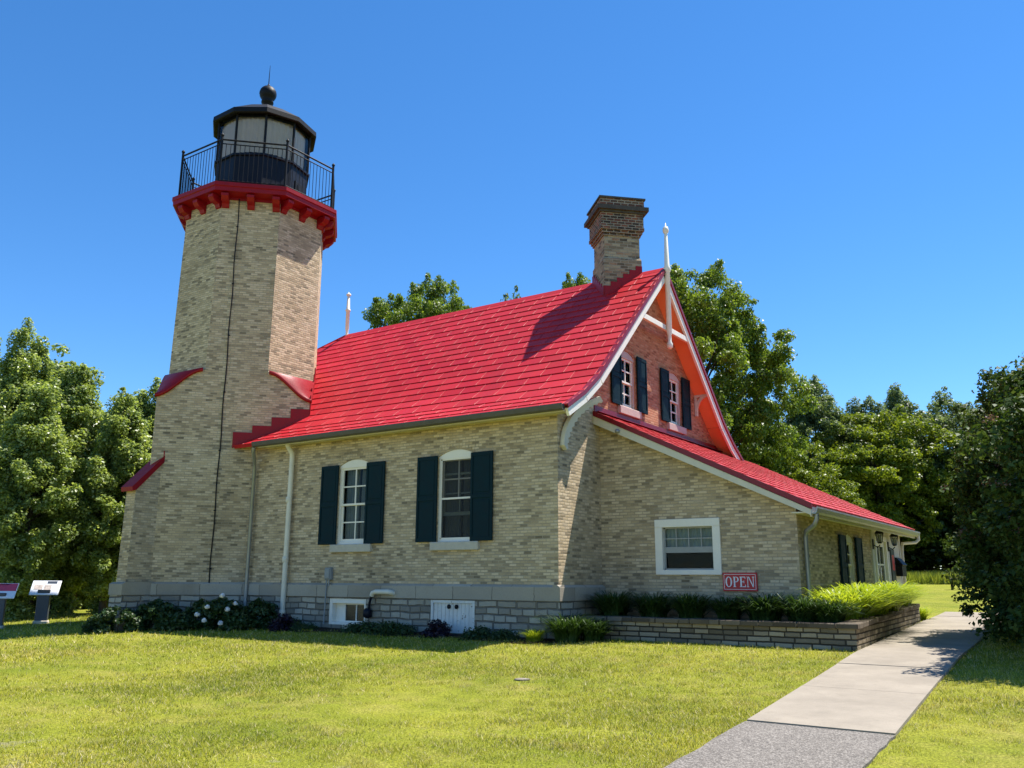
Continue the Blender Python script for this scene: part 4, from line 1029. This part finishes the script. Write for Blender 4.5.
# ------------------------------------------------------------------ planter
pl = thing('planter_wall', (5.55, .5, 0), 'low L shaped stone planter wall with flat capstones along the annex', 'planter')
PX, PY, PT = 5.55, .5, .36
b = MB(); 
def wallseg(b, pts, zb, zt_):
    for (p, q) in zip(pts[:-1], pts[1:]):
        pass
th = .3
sx0 = .12
V0 = [(sx0, PY), (PX, PY), (5.02, 9.3)]
b.prism([(sx0, PY, 0), (PX, PY, 0), (PX-th, PY+th, 0), (sx0, PY+th, 0)], (0, 0, -.3), (0, 0, PT))
e1 = (5.02, 9.3)
b.mesh([(PX, PY+.002, -.3), (e1[0], e1[1], -.1), (e1[0]-th, e1[1], -.1), (PX-th, PY+th+.002, -.3), (PX, PY+.002, PT), (e1[0], e1[1], PT+.17), (e1[0]-th, e1[1], PT+.17), (PX-th, PY+th+.002, PT)],
       [(0, 1, 5, 4), (1, 2, 6, 5), (2, 3, 7, 6), (3, 0, 4, 7), (4, 5, 6, 7)])
b.build('block_wall', M['planter'], pl, (PX, PY, 0))
b = MB(); x = sx0
while x < PX-.33:
    wd = rnd.uniform(.5, .75); x1 = min(x+wd, PX-.31); dz = rnd.uniform(-.006, .006); j = rnd.uniform(-.015, .015)
    b.box(x+.006, x1-.006, PY-.05+j, PY+th+.03, PT+.002, PT+.095+dz, .012); x = x1
b.box(PX-.31, PX+.05, PY-.06, PY+.30, PT+.002, PT+.1, .015)
y = PY+.31; dirx = (e1[0]-PX)/(e1[1]-PY)
while y < e1[1]-.2:
    wd = rnd.uniform(.5, .75); y1 = min(y+wd, e1[1]+.04)
    xx = PX+dirx*((y+y1)/2-PY); zz = PT+.17*((y+y1)/2-PY)/(e1[1]-PY); j = rnd.uniform(-.012, .012)
    b.fr((xx, (y+y1)/2, zz), Vector((dirx, 1, .0193)).normalized(), (1, -dirx, 0)); l = (y1-y)/2
    b.box(-l+.006, l-.006, -th-.03, .05+j, .002, .092+rnd.uniform(-.006, .006), .012); b.fr((0, 0, 0), (1, 0, 0), (0, 1, 0)); y = y1
b.build('capstone', M['planter_cap'], pl, (PX, PY, PT))
b = MB(); b.face([(sx0, PY+th-.02, PT+.02), (PX-th+.02, PY+th-.02, PT+.02), (e1[0]-th+.02, e1[1], PT+.17), (LX+.0, e1[1], PT+.17), (LX+.0, LY0, PT+.04), (sx0, LY0, PT+.04)])
o = b.build('planting_soil', M['soil'], recalc=False); o['kind'] = 'structure'
b = MB(); V = []; xs_ = np.linspace(-11.2, .3, 30)
for x in xs_:
    e = -.75+.15*math.sin(x*2.1)+.08*math.sin(x*5) - (1.1 if x < -9.6 else 0)*min(1, (-9.6-x)/1.0 if x < -9.6 else 0)
    V += [(x, .2, .03), (x, min(e, -.4), zg(x, e)+.012)]
b.mesh(V, [(2*i, 2*i+1, 2*i+3, 2*i+2) for i in range(29)], True); o = b.build('foundation_soil', M['soil'], recalc=False); o['kind'] = 'structure'

# ------------------------------------------------------------------ info panels, table, cover
def info_panel(loc, rz, label, design):
    t = thing('info_panel', loc, label, 'sign', 'interpretive panels by the left trees')
    ca, sa = math.cos(rz), math.sin(rz); A = Vector((ca, sa, 0)); N = Vector((sa, -ca, 0))
    tilt = R(48); UP = (-N*math.cos(tilt)+Vector((0, 0, 1))*math.sin(tilt)); NN = UP.cross(A); NN = -NN if NN.z < 0 else NN
    o = Vector(loc)+Vector((0, 0, .98))
    b = MB(); b.fr(o, A, NN, UP); b.box(-.37, .37, -.03, .0, -.26, .26, .006); bd = b.build('board', M['panel_white'], t, o)
    for (u0, u1, z0, z1, m_) in design:
        b = MB(); b.fr(o, A, NN, UP); b.box(u0*.74, u1*.74, .0, .003, z0*.78, z1*.78); b.build('print', M[m_], bd, o)
    b = MB(); b.fr(loc, A, N); b.box(-.16, .16, -.02, .14, -.1, .92, .01); b.build('post', M['panel_dark'], t, loc)
    b = MB(); b.fr(loc, A, N); b.box(-.19, .19, -.06, .18, -.06, .08, .02); b.build('footing', M['sill'], t, loc)
p1 = at(56, 28.5); p2 = at(13, 27.5)
info_panel(p1, R(50), 'white tilted information panel with small pictures before the trees', [(-.46, -.02, .2, .3, 'panel_white'), (0.02, .36, .18, .3, 'panel_dark'), (-.4, -.1, -.1, .12, 'panel_picture'), (-.05, .2, -.25, .12, 'panel_picture'), (.25, .45, -.28, .1, 'panel_white')])
info_panel(p2, R(50), 'tilted information panel with red header at the left edge', [(-.48, .48, -.02, .31, 'panel_red'), (-.1, .2, .24, .3, 'panel_dark'), (-.4, .4, -.3, -.05, 'panel_white')])
pt = at(949, 47)
t = thing('picnic_bench', pt, 'dark picnic bench on the far lawn beyond the sidewalk', 'bench')
b = MB(); b.fr(pt, (1, .2, 0), (-.2, 1, 0))
for d in (-.2, -.06, .08): b.box(-.42, .42, d, d+.12, .5, .54, .005)
b.build('seat', M['wood'], t, pt)
for u in (-.25, .25):
    b = MB(); b.fr(pt, (1, .2, 0), (-.2, 1, 0)); b.box(u-.05, u+.05, -.18, .18, .42, .5); b.box(u-.05, u+.05, -.06, .06, -.05, .42); b.build('leg', M['black'], t, pt)
cv = Vector((2.18, -4.57, zg(2.18, -4.57)))
b = MB(); b.lathe([(.11, 0), (.12, .012), (.10, .018), (.09, .02), (.02, .021)], tuple(cv), 18); o = b.build('valve_cover', M['rubble'], None, cv); tag(o, 'small round grey valve cover set in the lawn', 'cover')

# ------------------------------------------------------------------ vegetation
def arr_mesh(name, verts, nper, mat, smooth=False):
    """verts: (N*nper,3) array of separate polygons with nper corners each"""
    n = len(verts)//nper; me = bpy.data.meshes.new(name)
    me.vertices.add(len(verts)); me.vertices.foreach_set('co', verts.astype(np.float32).ravel())
    me.loops.add(len(verts)); me.loops.foreach_set('vertex_index', np.arange(len(verts), dtype=np.int32))
    me.polygons.add(n); me.polygons.foreach_set('loop_start', np.arange(0, len(verts), nper, dtype=np.int32)); me.polygons.foreach_set('loop_total', np.full(n, nper, np.int32))
    me.materials.append(mat); me.update(calc_edges=True); me.validate(); return me
def leaf_cloud(rs, centers, radii, n, size, zf=.72, out_from=None, aspect=.6, droop=.35):
    """n leaf quads gathered in clumps"""
    k = len(centers); idx = rs.choice(k, n, p=(radii**2)/np.sum(radii**2))
    d = rs.normal(size=(n, 3)); d /= np.linalg.norm(d, axis=1)[:, None]
    rad = radii[idx]*(rs.random(n)**.42)
    P = centers[idx]+d*rad[:, None]*np.array([1.1, 1.1, zf])
    nr = rs.normal(size=(n, 3))*.75+d*.7+np.array([0, 0, .75]); nr /= np.linalg.norm(nr, axis=1)[:, None]
    t = rs.normal(size=(n, 3)); t[:, 2] -= droop; t -= nr*np.sum(t*nr, 1)[:, None]; t /= np.linalg.norm(t, axis=1)[:, None]
    s = np.cross(nr, t); L = size*rs.uniform(.6, 1.3, n)[:, None]
    A, B = P-t*L*.5, P+t*L*.5; W = s*L*aspect*.5; fold = nr*L*.12
    Q = np.stack([A, P+W+fold, B, P-W+fold], 1)
    return Q.reshape(-1, 3)
def tree_parts(seed, H, crown, ntr, nclump, clump_r, nleaf, leaf, kind='round', base=.15, trunk_r=.18, zf=.72):
    """returns (leaf verts, trunk MB) round the origin. crown = (rx, ry)"""
    rs = np.random.RandomState(seed); r_ = random.Random(seed)
    z0 = H*base; cz = (z0+H)/2; hz = (H-z0)/2
    C = []; RR = []
    lob = [(rs.uniform(0, 2*math.pi), rs.uniform(-.7, .8), rs.uniform(.75, 1.12)) for _ in range(9)]
    tries = 0
    while len(C) < nclump and tries < 60000:
        tries += 1
        d = rs.normal(size=3); d /= np.linalg.norm(d); t = (d[2]+1)/2
        if kind == 'round': prof = 1.0
        elif kind == 'cone': prof = (1-max(0, d[2])*.55)
        elif kind == 'bush': prof = 1.0 if d[2] > 0 else .92/max(.25, math.hypot(d[0], d[1]))
        rr = rs.uniform(.42, 1.0)**.6
        an = math.atan2(d[1], d[0])
        bumpy = 1+.14*math.sin(3*an+seed)+.10*math.sin(5*d[2]*3+2*an+seed*2)+.1*math.sin(7*an-4*d[2])
        p = np.array([d[0]*crown[0]*rr*bumpy*prof, d[1]*crown[1]*rr*bumpy*prof, cz+d[2]*hz*rr*(.9+.12*math.sin(2*an+seed))])
        if kind == 'bush' : p[2] = max(p[2], z0+.1)
        C.append(p); RR.append(clump_r*rs.uniform(.55, 1.25))
    C = np.array(C); RR = np.array(RR)
    L = leaf_cloud(rs, C, RR, nleaf, leaf, zf)
    # stray sprigs beyond the outline
    ns = nclump//2; sc = C[rs.choice(len(C), ns)]; dv = sc-np.array([0, 0, cz]); dv /= np.linalg.norm(dv, axis=1)[:, None]+1e-6
    sp = sc+dv*clump_r*rs.uniform(.35, .95, ns)[:, None]
    L2 = leaf_cloud(rs, sp, np.full(ns, clump_r*.38), nleaf//9, leaf)
    b = MB(); tr = []
    top = H*.8
    lean = (r_.uniform(-.03, .03)*H, r_.uniform(-.03, .03)*H)
    tp = lambda z: Vector((lean[0]*z/H, lean[1]*z/H, z))
    b.tube([tp(-.3), tp(.15), tp(H*.25), tp(H*.5), tp(top)], [trunk_r*1.5, trunk_r*1.1, trunk_r*.85, trunk_r*.5, .03], 8)
    order = rs.permutation(len(C))[:ntr]
    for i in order:
        c = Vector(C[i]); zb = max(H*.12, min(c.z-abs(c.x)-abs(c.y)*.3, top*.9)) if c.z > H*.25 else max(.1*H, c.z*.6)
        s_ = tp(zb); mid = s_.lerp(c, .5)+Vector((0, 0, .08*H*r_.uniform(-.2, .6)))
        r0 = trunk_r*.42*(1-.6*zb/H)
        b.tube([s_, mid, c], [r0, r0*.6, .012], 5, caps=False)
    return np.concatenate([L, L2]), b
class TreeKind:
    def __init__(s, seed, mat, **k):
        L, b = tree_parts(seed, **k); s.leaf = arr_mesh('crown', L, 4, M[mat]); s.H = k['H']; s.used = False
        s.trunk = b.build('trunk', M['bark']); s.tm = s.trunk.data; bpy.data.objects.remove(s.trunk)
    def place(s, name, loc, H, rz, label, cat='tree', group=None, wide=1.0, mat=None):
        t = thing(name, loc, label, cat, group); k = H/s.H; t.scale = (k*wide, k*wide, k); t.rotation_euler = (0, 0, rz)
        for nm, me in (('crown', s.leaf), ('trunk', s.tm)):
            o = bpy.data.objects.new(nm, me); COL.objects.link(o); o.parent = t
        return t
poplarA = TreeKind(11, 'leaf_left', H=11, crown=(2.0, 2.0), ntr=30, nclump=700, clump_r=.3, nleaf=105000, leaf=.13, zf=1.25, kind='cone', base=.0, trunk_r=.14)
poplarB = TreeKind(23, 'leaf_left', H=9, crown=(1.75, 1.75), ntr=26, nclump=600, clump_r=.28, nleaf=90000, leaf=.125, zf=1.25, kind='cone', base=.0, trunk_r=.12)
spire = TreeKind(31, 'leaf_left', H=11, crown=(1.0, 1.0), ntr=24, nclump=90, clump_r=.4, nleaf=9000, leaf=.17, kind='cone', base=.1, trunk_r=.08)
maple = TreeKind(41, 'leaf_maple', H=14.5, crown=(5.6, 5.6), ntr=40, nclump=900, clump_r=.55, nleaf=230000, leaf=.155, kind='round', base=.08, trunk_r=.3)
farA = TreeKind(51, 'leaf_far', H=15, crown=(3.8, 3.8), ntr=26, nclump=420, clump_r=.5, nleaf=60000, leaf=.19, zf=1.0, kind='cone', base=.12, trunk_r=.22)
farB = TreeKind(61, 'leaf_far', H=14, crown=(4.2, 4.2), ntr=22, nclump=400, clump_r=.58, nleaf=60000, leaf=.19, kind='round', base=.12, trunk_r=.22)
ygreen = TreeKind(71, 'leaf_yellow', H=9.5, crown=(3.6, 3.6), ntr=24, nclump=520, clump_r=.45, nleaf=90000, leaf=.15, kind='round', base=.03, trunk_r=.2)
under = TreeKind(81, 'leaf_dark', H=6, crown=(3.4, 3.0), ntr=10, nclump=110, clump_r=.8, nleaf=20000, leaf=.24, kind='bush', base=.0, trunk_r=.12)
def by_top(kind, name, px, py, D, label, rz=0, group=None, wide=1.0, cat='tree'):
    loc = at(px, D); return kind.place(name, loc, (top_at(px, py, D)-loc.z)*.985, rz, label, cat, group, wide)
G = 'leafy trees left of the tower'
by_top(poplarA, 'poplar_tree', 8, 316, 35, 'tall leafy poplar at the left edge behind the information panels', .3, G)
by_top(poplarB, 'poplar_tree', 62, 350, 33, 'pale green poplar with pointed top beside the thin spire', 1.9, G, 1.05)
by_top(spire, 'spire_tree', 44, 320, 37, 'thin spire topped tree rising above the left poplars', 0, G)
by_top(poplarB, 'poplar_tree', 114, 380, 31.5, 'shorter leafy poplar nearest the tower buttress', 4.0, G, 1.05)
by_top(poplarA, 'poplar_tree', 142, 377, 39, 'poplar standing behind the tower with a loose top', 2.2, G, 1.15)
by_top(poplarB, 'poplar_tree', 28, 372, 31, 'leafy poplar just behind the white information panel', .9, G, 1.1)
by_top(poplarB, 'poplar_tree', 85, 400, 36, 'poplar in the gap between the two taller poplars', 2.9, G, 1.1)
by_top(poplarA, 'poplar_tree', -45, 310, 38, 'leafy poplar partly outside the left edge of the picture', 5.0, G)
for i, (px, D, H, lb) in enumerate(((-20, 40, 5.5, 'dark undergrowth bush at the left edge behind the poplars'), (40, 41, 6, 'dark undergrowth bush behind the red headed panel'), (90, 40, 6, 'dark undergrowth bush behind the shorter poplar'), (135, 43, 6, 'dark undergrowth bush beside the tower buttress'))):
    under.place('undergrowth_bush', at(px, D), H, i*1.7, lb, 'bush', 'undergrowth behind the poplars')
by_top(maple, 'maple_tree', 432, 271, 52, 'rounded tree top showing above the middle of the red roof', 2.6, 'trees behind the red roof', .66)
by_top(farB, 'broadleaf_tree', 508, 284, 55, 'tiny tree top showing above the roof ridge centre', .8, 'trees behind the red roof', .55)
by_top(maple, 'maple_tree', 590, 266, 50, 'tree top peeping from behind the chimney base', 2.1, 'trees behind the red roof', .55)
by_top(maple, 'maple_tree', 690, 258, 36.5, 'big full maple towering right of the gable', 3.3, 'trees behind the house', .8)
by_top(farA, 'ash_tree', 822, 370, 60, 'grey green ash tree right of the big maple', 1.0, 'far trees beyond the annex')
by_top(farA, 'ash_tree', 872, 390, 66, 'far ash tree between the grey green ash and pine', 2.5, 'far trees beyond the annex')
by_top(farA, 'pine_tree', 905, 378, 70, 'dark spiky far tree above the yellow green tree', 4.5, 'far trees beyond the annex', .8)
by_top(farB, 'broadleaf_tree', 945, 384, 64, 'rounded far tree left of the dark lilac top', 1.2, 'far trees beyond the annex')
by_top(farB, 'broadleaf_tree', 1010, 380, 66, 'rounded far tree hidden behind the dark lilac', 3.2, 'far trees beyond the annex')
by_top(farB, 'broadleaf_tree', 780, 420, 62, 'far tree just right of the maple foot', 5.2, 'far trees beyond the annex')
by_top(ygreen, 'linden_tree', 880, 400, 60, 'yellow green rounded linden above the annex gutter end', .5, 'trees behind the annex', 1.1)
by_top(ygreen, 'linden_tree', 845, 440, 62, 'small yellow green linden left of the rounded one', 2.5, 'trees behind the annex', 1.1)
by_top(ygreen, 'linden_tree', 785, 428, 42, 'yellow green linden at the maple foot above the annex roof', 4.1, 'trees behind the annex', .95)
for i, (px, py, D, lb) in enumerate(((805, 455, 66, 'dark bush above the annex roof slope'), (850, 470, 67, 'dark bush behind the annex eave'), (905, 470, 66, 'dark bush beyond the annex gutter end'), (945, 450, 68, 'dark bush behind the far bench'), (990, 440, 64, 'dark bush behind the lilac'), (1035, 430, 62, 'dark bush at the right edge of the picture'))):
    by_top(under, 'woodland_bush', px, py, D, lb, i*1.3, 'dark bushes at the wood edge', 1.25, 'bush')
# far wood as a mass closing the background
def far_wood():
    rs = np.random.RandomState(5); C = []
    for i in range(420):
        a = rs.uniform(R(-105), R(40)); D = rs.uniform(80, 105); x, y = CAM.x+D*math.sin(yaw+a+.6+R(0)), CAM.y+D*math.cos(yaw+a+.6)
        C.append((x, y, zg(x, y)+rs.uniform(0, 10)))
    C = np.array(C); L = leaf_cloud(rs, C, np.full(len(C), 3.2)*rs.uniform(.7, 1.2, len(C)), 90000, .75)
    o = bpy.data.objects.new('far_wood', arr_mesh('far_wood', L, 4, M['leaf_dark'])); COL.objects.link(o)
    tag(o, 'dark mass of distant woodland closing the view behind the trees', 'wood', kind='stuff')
far_wood()

# dark lilac bush by the sidewalk
def make_lilac(loc, H, rx, seed, label):
    t = thing('lilac_bush', loc, label, 'bush', 'lilac bushes right of the sidewalk')
    L, b = tree_parts(seed, H=H, crown=(rx, rx), ntr=40, nclump=420, clump_r=.42, nleaf=95000, leaf=.105, kind='bush', base=.02, trunk_r=.08)
    rs = np.random.RandomState(seed); V = L.reshape(-1, 4, 3)
    o = bpy.data.objects.new('foliage', arr_mesh('foliage', L, 4, M['leaf_lilac'])); COL.objects.link(o); o.parent = t
    c = V[:, 0]; far = np.where((np.hypot(c[:, 0], c[:, 1])/rx > .75) & (c[:, 2] > H*.35))[0]
    if len(far) > 10:
        pc = c[rs.choice(far, 70)]; cl = leaf_cloud(rs, pc, np.full(70, .11), 4000, .045)
        o = bpy.data.objects.new('spent_blooms', arr_mesh('spent_blooms', cl, 4, M['leaf_pink'])); COL.objects.link(o); o.parent = t
    tk = b.build('stems', M['bark']); tk.parent = t
    return t
make_lilac(Vector((8.85, 4.5, zg(9, 5))), 5.4, 2.25, 101, 'dense dark lilac bush beside the sidewalk')
make_lilac(Vector((9.75, 1.3, zg(9, 1))), 5.2, 2.1, 102, 'dark lilac bush just outside the right edge')
make_lilac(Vector((9.7, 8.2, zg(9, 8))), 6.4, 2.3, 103, 'tall dark lilac bush behind the nearer lilac')

# blade plants
def blade_clump(seed, n, H, spread, wd, mat, name='clump'):
    rs = np.random.RandomState(seed); Q = []
    for i in range(n):
        a = rs.uniform(0, 2*math.pi); h = H*rs.uniform(.6, 1.15); out = spread*rs.uniform(.25, 1.15); r0 = spread*.28*math.sqrt(rs.random())
        b0 = np.array([r0*math.cos(a+rs.normal()*.8), r0*math.sin(a+rs.normal()*.8), -.03]); d = np.array([math.cos(a), math.sin(a), 0]); s = np.array([-d[1], d[0], 0])
        k = 5; pts = []
        for j in range(k+1):
            t = j/k; z = h*(1.55*t-.75*t*t*rs.uniform(.95, 1.25)); pts.append((b0+d*out*t**1.6+np.array([0, 0, z]), wd*(1-t**2.2)*.5+.001))
        for (p, w0), (q, w1) in zip(pts[:-1], pts[1:]): Q += [p-s*w0, p+s*w0, q+s*w1, q-s*w1]
    return arr_mesh(name, np.array(Q), 4, M[mat])
def place_mesh(me, name, loc, rz, sc, label, cat, group):
    o = bpy.data.objects.new(name, me); COL.objects.link(o); o.location = loc; o.rotation_euler = (0, 0, rz); o.scale = (sc, sc, sc); return tag(o, label, cat, group)
dk = [blade_clump(200+i, 520, .56, .6, .024, 'blade_dark') for i in range(2)]
br = [blade_clump(210+i, 340, .6, .82, .03, 'blade_bright') for i in range(3)]
soilz = lambda x, y: PT+.03+max(0, .015*(y-.5))
for i, (x, y, sc, lb) in enumerate(((.62, 1.15, 1.1, 'dark grassy clump in the planter nearest the house corner'), (1.5, 1.2, 1.05, 'dark grassy clump in the planter below the white window left half'), (2.3, 1.2, 1.05, 'dark grassy clump in the planter below the white window right half'), (3.05, 1.25, .95, 'dark grassy clump in the planter under the OPEN sign'), (3.8, 1.15, 1.1, 'dark grassy clump in the planter between sign and downspout'), (4.5, 1.1, 1.05, 'dark drooping grassy clump in the planter near its corner'), (4.7, 1.6, .85, 'dark grassy clump in the planter beside the bright daylilies'), (5.0, 1.1, .9, 'dark grassy clump at the very corner of the planter'))):
    place_mesh(dk[i % 2], 'grass_clump', (x, y, soilz(x, y)), i*1.1, sc*1.08, lb, 'plant', 'dark grassy clumps in the planter')
k = 0
rr = random.Random(3)
for y in np.arange(2.15, 9.2, .48):
    for dx in (.25, .6, .95):
        x = LX+dx+rr.uniform(-.06, .06)
        if x > 5.55-.061*(y-.5)-.36 or (y < 2.6 and dx < .3): continue
        place_mesh(br[k % 3], 'daylily_clump', (x, y+rr.uniform(-.12, .12), soilz(x, y)), rr.uniform(0, 6), rr.uniform(1.0, 1.4), 'bright green daylily clump in the planter along the sidewalk', 'plant', 'bright daylily clumps in the planter'); k += 1
# plants along the front foundation
place_mesh(dk[0], 'grass_clump', (.32, -.22, zg(0, -.2)), .4, 1.15, 'dark arching grassy clump at the house corner', 'plant', None)
place_mesh(dk[1], 'grass_clump', (.72, .1, zg(0, 0)), 2.4, .95, 'dark grassy clump between house corner and planter', 'plant', None)
place_mesh(br[1], 'daylily_clump', (-.28, -.45, zg(-.3, -.45)), 1.2, .5, 'small bright green clump left of the house corner', 'plant', None)
place_mesh(br[0], 'daylily_clump', (4.85, 10.0, zg(5, 10)), .6, .7, 'green clump at the far end of the planter', 'plant', None)
def leafy(seed, H, rx, n, leaf, mat):
    rs = np.random.RandomState(seed); k = 40
    d = rs.normal(size=(k, 3)); d /= np.linalg.norm(d, axis=1)[:, None]; d[:, 2] = np.abs(d[:, 2])
    C = d*np.array([rx, rx*.8, H*.82])*(rs.uniform(.35, 1, k)**.5)[:, None]
    return leaf_cloud(rs, C, np.full(k, .16)*rs.uniform(.7, 1.3, k), n, leaf)
peony_leaf = [arr_mesh('leaves', leafy(300+i, .85, .75, 4200, .1, 'leaf_peony'), 4, M['leaf_peony']) for i in range(2)]
weed_leaf = [arr_mesh('weed', leafy(310+i, .3, .42, 1500, .065, 'leaf_peony'), 4, M['leaf_peony']) for i in range(2)]
purple_leaf = arr_mesh('purple_leaf', leafy(320, .5, .38, 2200, .08, 'leaf_purple'), 4, M['leaf_purple'])
def bloom(parent, p):
    rs = random.Random(hash(tuple(round(v, 3) for v in p)) & 0xffff); b = MB()
    for k in range(26):
        a = rs.uniform(0, 6.28); e = rs.uniform(-.3, 1.4); r = .05*rs.uniform(.75, 1.1)
        n_ = Vector((math.cos(a)*math.cos(e), math.sin(a)*math.cos(e), math.sin(e))); s_ = n_.cross(Vector((0, 0, 1))).normalized(); u_p = s_.cross(n_)
        c = Vector(p)+n_*r; q = .027
        b.face([c-s_*q-u_p*q*.6, c+s_*q-u_p*q*.6, c+s_*q*.7+u_p*q+n_*.015, c-s_*q*.7+u_p*q+n_*.015])
    b.lathe([(.01, -.035), (.035, -.02), (.042, .01), (.03, .035), (.01, .042)], tuple(p), 10)
    o = b.build('bloom', M['petal']); o.parent = parent; return o
pe = [((-10.55, -1.75), 1.0, [], 'dark peony bush at the foot of the tower buttress'), ((-9.75, -1.35), .95, [(-.35, -.65, .12)], 'dark peony bush with one low white bloom under the tower'),
      ((-8.95, -1.05), 1.05, [(.1, -.6, .5), (.05, -.62, .2), (-.25, -.6, .32), (.35, -.4, .75), (.55, -.55, .15), (.62, -.45, .45)], 'dark peony bush with many white blooms by the tower corner'),
      ((-8.35, -.75), .95, [(-.05, -.5, .62)], 'dark peony bush left of the white downspout')]
for i, ((x, y), sc, bl, lb) in enumerate(pe):
    t = thing('peony_bush', (x, y, zg(x, y)), lb, 'bush', 'peony bushes under the tower'); t.scale = (sc, sc, sc)
    o = bpy.data.objects.new('leaves', peony_leaf[i % 2]); COL.objects.link(o); o.parent = t; o.rotation_euler = (0, 0, 0)
    for p in bl: bloom(t, p)
place_mesh(peony_leaf[1], 'shrub', (-11.6, -2.75, zg(-11, -2.7)), 2.0, .55, 'low green shrub left of the tower buttress', 'bush', None)
place_mesh(peony_leaf[0], 'shrub', (-11.05, -2.6, zg(-11, -2.6)), 1.0, .85, 'taller green shrub climbing in front of the tower buttress', 'bush', None)
for i, (x, y, sc) in enumerate(((-7.3, -.5, 1.15), (-6.7, -.55, .9), (-5.0, -.45, 1.05), (-4.4, -.5, 1.2), (-3.8, -.5, 1.15), (-1.6, -.5, 1.1), (-1.0, -.45, .9), (-7.8, -.5, 1.2))):
    place_mesh(weed_leaf[i % 2], 'leafy_weed', (x, y, zg(x, y)), i*.9, sc*.78, 'low green leafy weed growing along the stone foundation', 'plant', 'low weeds along the foundation')
place_mesh(purple_leaf, 'purple_plant', (-2.68, -.5, zg(0, -.5)), 0, .72, 'dark purple leafy plant in front of the cellar hatch', 'plant', None)
place_mesh(purple_leaf, 'purple_plant', (-7.15, -.75, zg(0, -.7)), 1.5, .8, 'dark purple leafy plant right of the white downspout', 'plant', None)
# reeds on the far lawn
def reeds():
    rs = np.random.RandomState(9); n = 9000; Q = []
    px = rs.uniform(885, 1040, n); D = rs.uniform(54, 58, n)
    for a, d in zip(px, D):
        p = at(a, d); h = rs.uniform(.35, .75); an = rs.uniform(0, 3.14); s = np.array([math.cos(an), math.sin(an), 0])*.035; l = np.array([rs.normal()*.15, rs.normal()*.15, h]); p = np.array(p)
        Q += [p-s, p+s, p+l]
    o = bpy.data.objects.new('tall_grass', arr_mesh('tall_grass', np.array(Q), 3, M['reed'])); COL.objects.link(o); tag(o, 'strip of tall pale grass along the wood edge', 'grass', kind='stuff')
reeds()

# mown lawn blades, denser near the camera
def lawn():
    rs = np.random.RandomState(17); P = []; S = []
    bands = [(6.0, 8.5, 5000, .6), (8.5, 11.5, 3000, .75), (11.5, 15.5, 1600, 1.0), (15.5, 21, 650, 1.4), (21, 32, 200, 2.1)]
    for d0, d1, dens, sc in bands:
        half = R(36); n = int(dens*half*(d1*d1-d0*d0))
        d = np.sqrt(rs.uniform(d0*d0, d1*d1, n)); a = yaw+rs.uniform(-half, half, n)
        x, y = CAM.x+d*np.sin(a), CAM.y+d*np.cos(a); P.append(np.stack([x, y], 1)); S.append(np.full(n, sc))
    P = np.concatenate(P); S = np.concatenate(S)
    x, y = P[:, 0], P[:, 1]
    yl = np.array([a for a, _ in SWL]); xl = np.interp(y, yl, [b for _, b in SWL]); xr = np.interp(y, [a for a, _ in SWR], [b for _, b in SWR])
    jit = rs.uniform(-.05, .09, len(x))*(1+.6*np.sin(y*3.7)*np.sin(y*1.3))
    ok = ((x < xl+jit) | (x > xr-jit))
    inside = (y > -.45) & (x < .1) & (x > -9.6); inside |= (y > PY-.03) & (x > 0) & (x < 5.6)
    inside |= (y > -.6 - np.clip(-9.6-x, 0, 1)*1.2) & (x < -9.2) & (x > -13.5) & (y < 8)
    ok &= ~inside
    ok &= np.hypot(x-2.18, y+4.57) > .17
    x, y, S = x[ok], y[ok], S[ok]
    # thin out over worn spots with a cheap noise
    nz = np.sin(x*1.7+np.sin(y*1.3)*2)*np.sin(y*2.1+np.sin(x*.9)*2)
    nearf = np.clip((-8.6-y)/2.0, 0, 1); keep = rs.random(len(x)) > np.clip(nz*.8+nearf*.35, 0, .8)*np.where(y < -7, 1, .35)
    x, y, S = x[keep], y[keep], S[keep]; n = len(x)
    z = np.interp(y, [-60, -30, -12, -6, -2.5, 0, 12, 25, 45], [-.6, -.5, -.42, -.3, -.13, 0, .22, .6, 1.25])-.008
    tuft = .6+.8*np.abs(np.sin(x*6.1+np.sin(y*4))*np.sin(y*5.3+np.sin(x*3.1)))
    h = .04*S**.55*rs.uniform(.5, 1.35, n)*tuft; wd = .0056*S*rs.uniform(.7, 1.3, n)
    an = rs.uniform(0, 2*math.pi, n); s = np.stack([np.cos(an), np.sin(an), np.zeros(n)], 1)
    ln = rs.normal(size=(n, 2))*.6*h[:, None]; B = np.stack([x, y, z], 1); T = B+np.stack([ln[:, 0], ln[:, 1], h], 1)
    Q = np.stack([B-s*wd[:, None], B+s*wd[:, None], T], 1).reshape(-1, 3)
    o = bpy.data.objects.new('lawn_grass', arr_mesh('lawn_grass', Q, 3, M['blade'])); COL.objects.link(o); tag(o, 'short sunlit mown grass covering the lawn', 'grass', kind='stuff')
    print('lawn blades', n)
lawn()
